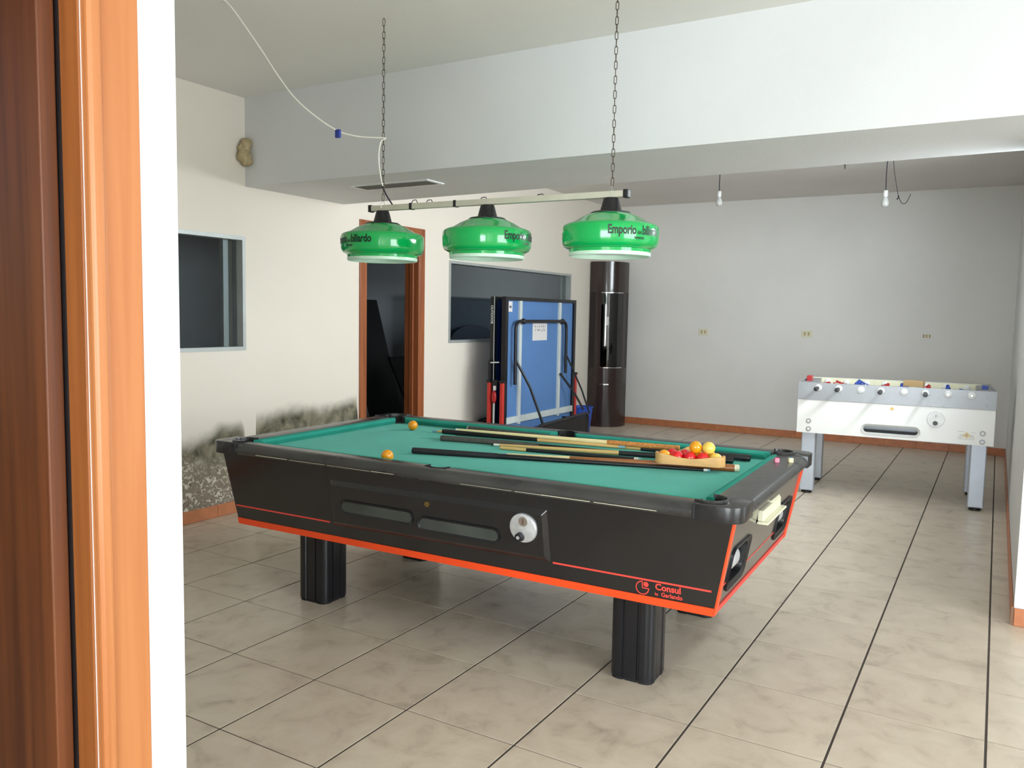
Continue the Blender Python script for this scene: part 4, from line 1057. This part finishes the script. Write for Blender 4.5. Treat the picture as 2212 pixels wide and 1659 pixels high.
# ================================================================== PING-PONG TABLE (folded upright)
po = Vector((5.72, 1.96, 0))
pp = thing('ping_pong_table', 'folded blue table tennis table standing upright on a wheeled frame', 'table tennis table', po)
def pb(mb, a, b): return mb.box(tuple(Vector(a) - po), tuple(Vector(b) - po))
PX0, PX1, PZ0, PZ1 = 4.955, 6.480, .235, 1.600
for (ya, yb, nm, out) in ((1.905, 1.925, 'table_half', -1), (2.015, 2.035, 'table_half', 1)):
    h_ = pb(MB(), (PX0 + .03, ya, PZ0 + .03), (PX1 - .03, yb, PZ1 - .03)).build(nm, M_pp_blue, pp)
    inner = yb if out < 0 else ya
    pb(MB(), (PX0 + .03, inner - .0015, PZ0 + .03), (PX1 - .03, inner + .0015, PZ1 - .03)).build('playing_surface', M_pp_top, h_)
    e = MB()
    e0, e1 = (ya - .022, yb + .004) if out < 0 else (ya - .004, yb + .022)
    for (a, b) in (((PX0, e0, PZ0), (PX1, e1, PZ0 + .032)), ((PX0, e0, PZ1 - .034), (PX1, e1, PZ1)), ((PX0, e0, PZ0 + .032), (PX0 + .05, e1, PZ1 - .034)), ((PX1 - .05, e0, PZ0 + .032), (PX1, e1, PZ1 - .034))):
        pb(e, a, b)
    e.build('edge_frame', M_dk, h_)
    if out < 0:
        for x in (5.225, 6.075): pb(MB(), (x, 1.882, PZ0 + .10), (x + .05, 1.906, PZ1 - .034)).build('rib', M_pp_rib, h_, bevel=.003)
        pb(MB(), (PX0 + .04, 1.875, .355), (PX1 - .05, 1.906, .42)).build('cross_rail', M_pp_rib, h_, bevel=.003)
        pb(MB(), (5.035, 1.9025, 1.455), (5.110, 1.9055, 1.555)).build('sticker', M_paper, h_)
        pb(MB(), (5.050, 1.9018, 1.49), (5.094, 1.9027, 1.515)).build('sticker_print', mat('print_grey', (120, 120, 130), 0.7), h_)
        note = pb(MB(), (5.525, 1.9015, 1.165), (5.835, 1.9055, 1.345)).build('paper_note', M_paper, h_)
        random.seed(3)
        for row, z in enumerate((1.312, 1.272)):
            x = 5.56
            while x < 5.79:
                pts = [Vector((x + random.uniform(-.002, .03), 1.9005, z + random.uniform(-.013, .013))) - po for _ in range(4)]
                MB().tube(pts, .0022, 4).build('pen_stroke', M_darkgrey, note)
                x += .042
    else:
        # OUTDOOR lettering runs down the near edge of the rear half
        text_obj('lettering', 'OUTDOOR', .036, lambda x, y: tuple(Vector((PX0 - .0012, 2.045 - (y - .006) - .0, 1.515 - x)) - po), M_white_pl, h_, bold=.0006, sx=.98)
        pb(MB(), (PX0 - .001, 2.010, PZ0 + .03), (PX0 + .001, 2.0165, PZ1)).build('edge_strip', M_pp_rib, h_)
# U-shaped leg tube folded on the front half
def corner_path(pts, r, n=5):
    out = [pts[0]]
    for i in range(1, len(pts) - 1):
        a, p, b = pts[i - 1], pts[i], pts[i + 1]
        d0, d1 = (a - p).normalized(), (b - p).normalized()
        q0, q1 = p + d0 * r, p + d1 * r
        for k in range(n + 1):
            t = k / n; out.append((1 - t) ** 2 * q0 + 2 * t * (1 - t) * p + t * t * q1)
    out.append(pts[-1]); return out
V = lambda x, y, z: Vector((x, y, z)) - po
MB().tube(corner_path([V(5.10, 1.852, .74), V(5.095, 1.852, 1.363), V(6.185, 1.852, 1.366), V(6.19, 1.852, .80)], .09), .0165, 10).build('folded_leg', M_dk, pp, smooth=True)
for x in (5.25, 6.10): MB().sphere(tuple(V(x, 1.856, 1.362)), .030, 14).build('pivot', M_dk, pp, smooth=True)
MB().tube([V(5.105, 1.86, 1.0), V(5.20, 1.74, .72), V(5.30, 1.63, .33)], .013, 8).build('strut', M_dk, pp, smooth=True)
MB().tube([V(6.195, 1.86, 1.02), V(6.33, 1.72, .62), V(6.30, 1.60, .36)], .010, 8).build('strut', M_dk, pp, smooth=True)
MB().tube([V(6.09, 1.866, .80), V(6.24, 1.76, .58), V(6.27, 1.66, .40)], .013, 8).build('strut', M_dk, pp, smooth=True)
# undercarriage
for (y, s) in ((1.60, 1), (2.30, -1)):
    MB().tube(corner_path([V(5.13, y, .10), V(5.13, y, .345), V(6.25, y, .375), V(6.25, y, .10)], .06), .017, 10).build('base_leg', M_dk, pp, smooth=True)
    MB().hexa([tuple(V(*p)) for p in ((5.15, y - .006, .135), (6.235, y - .006, .135), (6.235, y + .006, .135), (5.15, y + .006, .135), (5.15, y - .006, .325), (6.235, y - .006, .352), (6.235, y + .006, .352), (5.15, y + .006, .325))]).build('apron_plate', M_backpanel, pp)
    for x in (5.20, 6.17):
        MB().lathe([(.0, -.017), (.045, -.017), (.052, -.012), (.052, .012), (.045, .017), (0, .017)], 24, tuple(V(x, y, .052)), 'X').build('wheel', M_black_plastic, pp, smooth=True)
        pb(MB(), (x - .024, y - .012, .05), (x - .019, y + .012, .14)).build('wheel_fork', M_dk, pp); pb(MB(), (x + .019, y - .012, .05), (x + .024, y + .012, .14)).build('wheel_fork', M_dk, pp)
    if s == 1:
        for x in (5.52, 5.56, 5.88, 5.92): MB().lathe([(.006, y - po.y - .0062 - .002), (.006, y - po.y - .0055)], 10, (x - po.x, 0, .175), 'Y').build('bolt', M_alu, pp)
for x in (5.13, 6.25): MB().tube([V(x, 1.60, .30), V(x, 2.30, .30)], .015, 8).build('base_bar', M_dk, pp, smooth=True)
for (x0, x1) in ((4.905, 4.945), (6.49, 6.53)):
    for y in (1.875, 2.020):
        pb(MB(), (x0, y, .16), (x1, y + .034, .765)).build('red_post', M_pp_red, pp, bevel=.006)
        pb(MB(), (x0 - .004, y - .006, .765), (x1 + .004, y + .042, .790)).build('post_cap', M_dk, pp, bevel=.004)
    pb(MB(), (x0, 1.87, .14), (x1, 2.06, .17)).build('post_foot', M_dk, pp, bevel=.003)
    xb_ = 5.10 if x0 < 5.5 else 6.25
    pb(MB(), (min(x0, xb_), 1.945, .285), (max(x1, xb_), 1.975, .315)).build('post_arm', M_dk, pp)
    pb(MB(), (x0, 1.90, .20), (x1, 2.03, .31)).build('post_bridge', M_dk, pp)
pb(MB(), (4.910, 2.030, .79), (4.945, 2.050, .985)).build('latch_bracket', M_dk, pp, bevel=.003)
MB().tube([V(4.925, 1.93, .965), V(4.925, 2.045, .957)], .008, 8).build('latch_rod', M_chrome, pp, smooth=True)
pb(MB(), (4.915, 1.945, .735), (4.945, 2.005, .79)).build('release_box', M_dk, pp, bevel=.004)
pb(MB(), (4.912, 1.962, .69), (4.93, 1.985, .735)).build('release_label', M_paper, pp)
MB().sphere(tuple(V(4.917, 1.978, .625)), .055, 16, (.35, .5, 1.15)).build('red_handle', M_redp, pp, smooth=True)
MB().tube([V(4.925, 1.982, .58), V(4.925, 1.985, .2)], .009, 8).build('release_rod', M_pp_rib, pp, smooth=True)

# ================================================================== CORNER CABINET
ck = Vector((8.17, 2.335, 0)); ca = .37
cn = thing('corner_cabinet', 'tall dark brown corner display cabinet with curved glass front', 'cabinet', ck)
def arc_out(off=0.0, n=14):
    """curved front from the left-wall edge to the far-wall edge (offset towards the room)"""
    p0, p2 = Vector((-ca, -.075)), Vector((-.075, -ca)); mid = Vector((-.355, -.355)); pts = []
    for k in range(n + 1):
        t = k / n; q = (1 - t) ** 2 * p0 + 2 * t * (1 - t) * mid + t * t * p2
        pts.append(q)
    dirn = Vector((-1, -1)).normalized()
    return [q + dirn * off for q in pts]
def plan(off): return [Vector((0, 0)), Vector((-ca, 0))] + arc_out(off) + [Vector((0, -ca))]
def block(name, z0, z1, off, m_, parent=cn, bevel=.004):
    P_ = plan(off); return MB().prism([(p.x, p.y, z0) for p in P_], [(p.x, p.y, z1) for p in P_]).build(name, m_, parent, smooth=True)
block('plinth', 0, .085, .004, M_brown_lac)
block('lower_body', .085, .56, -.012, M_brown_lac)
block('drawer_band', .56, .765, .0, M_brown_lac)
block('top_body', 1.735, 2.10, .0, M_brown_lac)
block('cornice', 2.10, 2.125, .006, M_brown_lac)
def curved(name, k0, k1, z0, z1, o0, o1, m_, parent=cn, n=28):
    A = arc_out(o0, n)[k0:k1 + 1]; B = arc_out(o1, n)[k0:k1 + 1]
    L_ = A + list(reversed(B)); return MB().prism([(p.x, p.y, z0) for p in L_], [(p.x, p.y, z1) for p in L_]).build(name, m_, parent, smooth=True)
ld = curved('lower_door', 3, 25, .095, .525, -.013, .004, M_brown_lac)
curved('door_handle', 4, 11, .548, .562, -.001, .022, M_chrome)
curved('stile', 0, 4, .765, 1.735, -.02, .0, M_brown_lac); curved('stile', 24, 28, .765, 1.735, -.02, .0, M_brown_lac)
M_cglass = glass('cabinet_glass', (0.45, 0.45, 0.46), 2.2)
gd = curved('glass_door', 4, 24, .775, 1.725, -.006, .002, M_cglass)
curved('door_edge', 4, 24, 1.725, 1.735, -.008, .006, M_chrome, gd); curved('door_edge', 4, 24, .765, .775, -.008, .006, M_chrome, gd)
bk_ = MB(); bk_.box((-ca, -.012, .765), (0, 0, 1.735)); bk_.box((-.012, -ca, .765), (0, -.012, 1.735)); bk_.box((-ca, -.075, .765), (-ca + .012, -.012, 1.735)); bk_.box((-.075, -ca, .765), (-.012, -ca + .012, 1.735))
bk_.build('back_panel', mat('cabinet_inside', (30, 24, 24), 0.4), cn)
for z in (1.08, 1.40):
    P_ = [Vector((-.014, -.014)), Vector((-ca + .02, -.014))] + arc_out(-.025) + [Vector((-.014, -ca + .02))]
    MB().prism([(p.x, p.y, z) for p in P_], [(p.x, p.y, z + .006) for p in P_]).build('glass_shelf', M_cglass, cn)
curved('price_label', 8, 10, 1.315, 1.420, .0022, .0032, M_paper, gd)

# blue bin beside it
bn = thing('waste_bin', 'small blue plastic bin between the table tennis table and the cabinet', 'bin', (7.28, 2.17, 0))
MB().lathe([(0, 0), (.10, 0), (.104, .006), (.135, .30), (.140, .305), (.140, .315), (.131, .315), (.100, .010), (0, .010)], 32).build('bucket', M_bin, bn, smooth=True)
MB().tube([(.141 * math.cos(2 * PI * k / 32), .141 * math.sin(2 * PI * k / 32), .308) for k in range(32)], .006, 6, closed=True).build('rim', M_bin, bn, smooth=True)

# ================================================================== THINGS IN THE BACK ROOM
def lean(name, label, x0, x1, y, z1, th, tiltv, m_):
    o = MB().hexa([(x0, y, 0), (x1, y, 0), (x1, y + th, 0), (x0, y + th, 0), (x0 + tiltv, y + .55, z1), (x1 + tiltv, y + .55, z1), (x1 + tiltv, y + .55 + th, z1), (x0 + tiltv, y + .55 + th, z1)]).build(name, m_, bevel=.004)
    return tag(o, label, 'board', 'boards stored in the dark room')
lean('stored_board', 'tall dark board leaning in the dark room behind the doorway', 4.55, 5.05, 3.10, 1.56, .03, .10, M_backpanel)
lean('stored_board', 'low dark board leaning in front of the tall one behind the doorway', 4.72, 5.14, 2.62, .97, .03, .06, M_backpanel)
db = MB().box((8.0, 5.05, .9), (10.4, 5.16, 1.70)).build('blackboard', M_darkgrey, bevel=.004)
tag(MB().box((7.6, 4.9, 0), (11.6, 5.0, 1.69)).build('partition_panel', mat('partition_slate', (84, 92, 100), 0.7, var=.1), bevel=.004), 'dark slate partition panel behind the glass of the long internal window', 'panel')
bpy.data.objects.remove(db)
hb = [( .62 * math.cos(PI * k / 20), .26 * math.sin(PI * k / 20)) for k in range(21)]
ch = thing('headboard', 'dark rounded headboard seen low behind the long internal window', 'headboard', (8.75, 4.75, 0))
MB().prism([(x, 0, 1.0 + z) for x, z in hb] , [(x, .04, 1.0 + z) for x, z in hb]).build('rounded_top', mat('navy_board', (26, 38, 54), 0.5), ch)
MB().box((-.62, 0, 0), (.62, .04, 1.0)).build('board', mat('navy_board', (26, 38, 54), 0.5), ch)
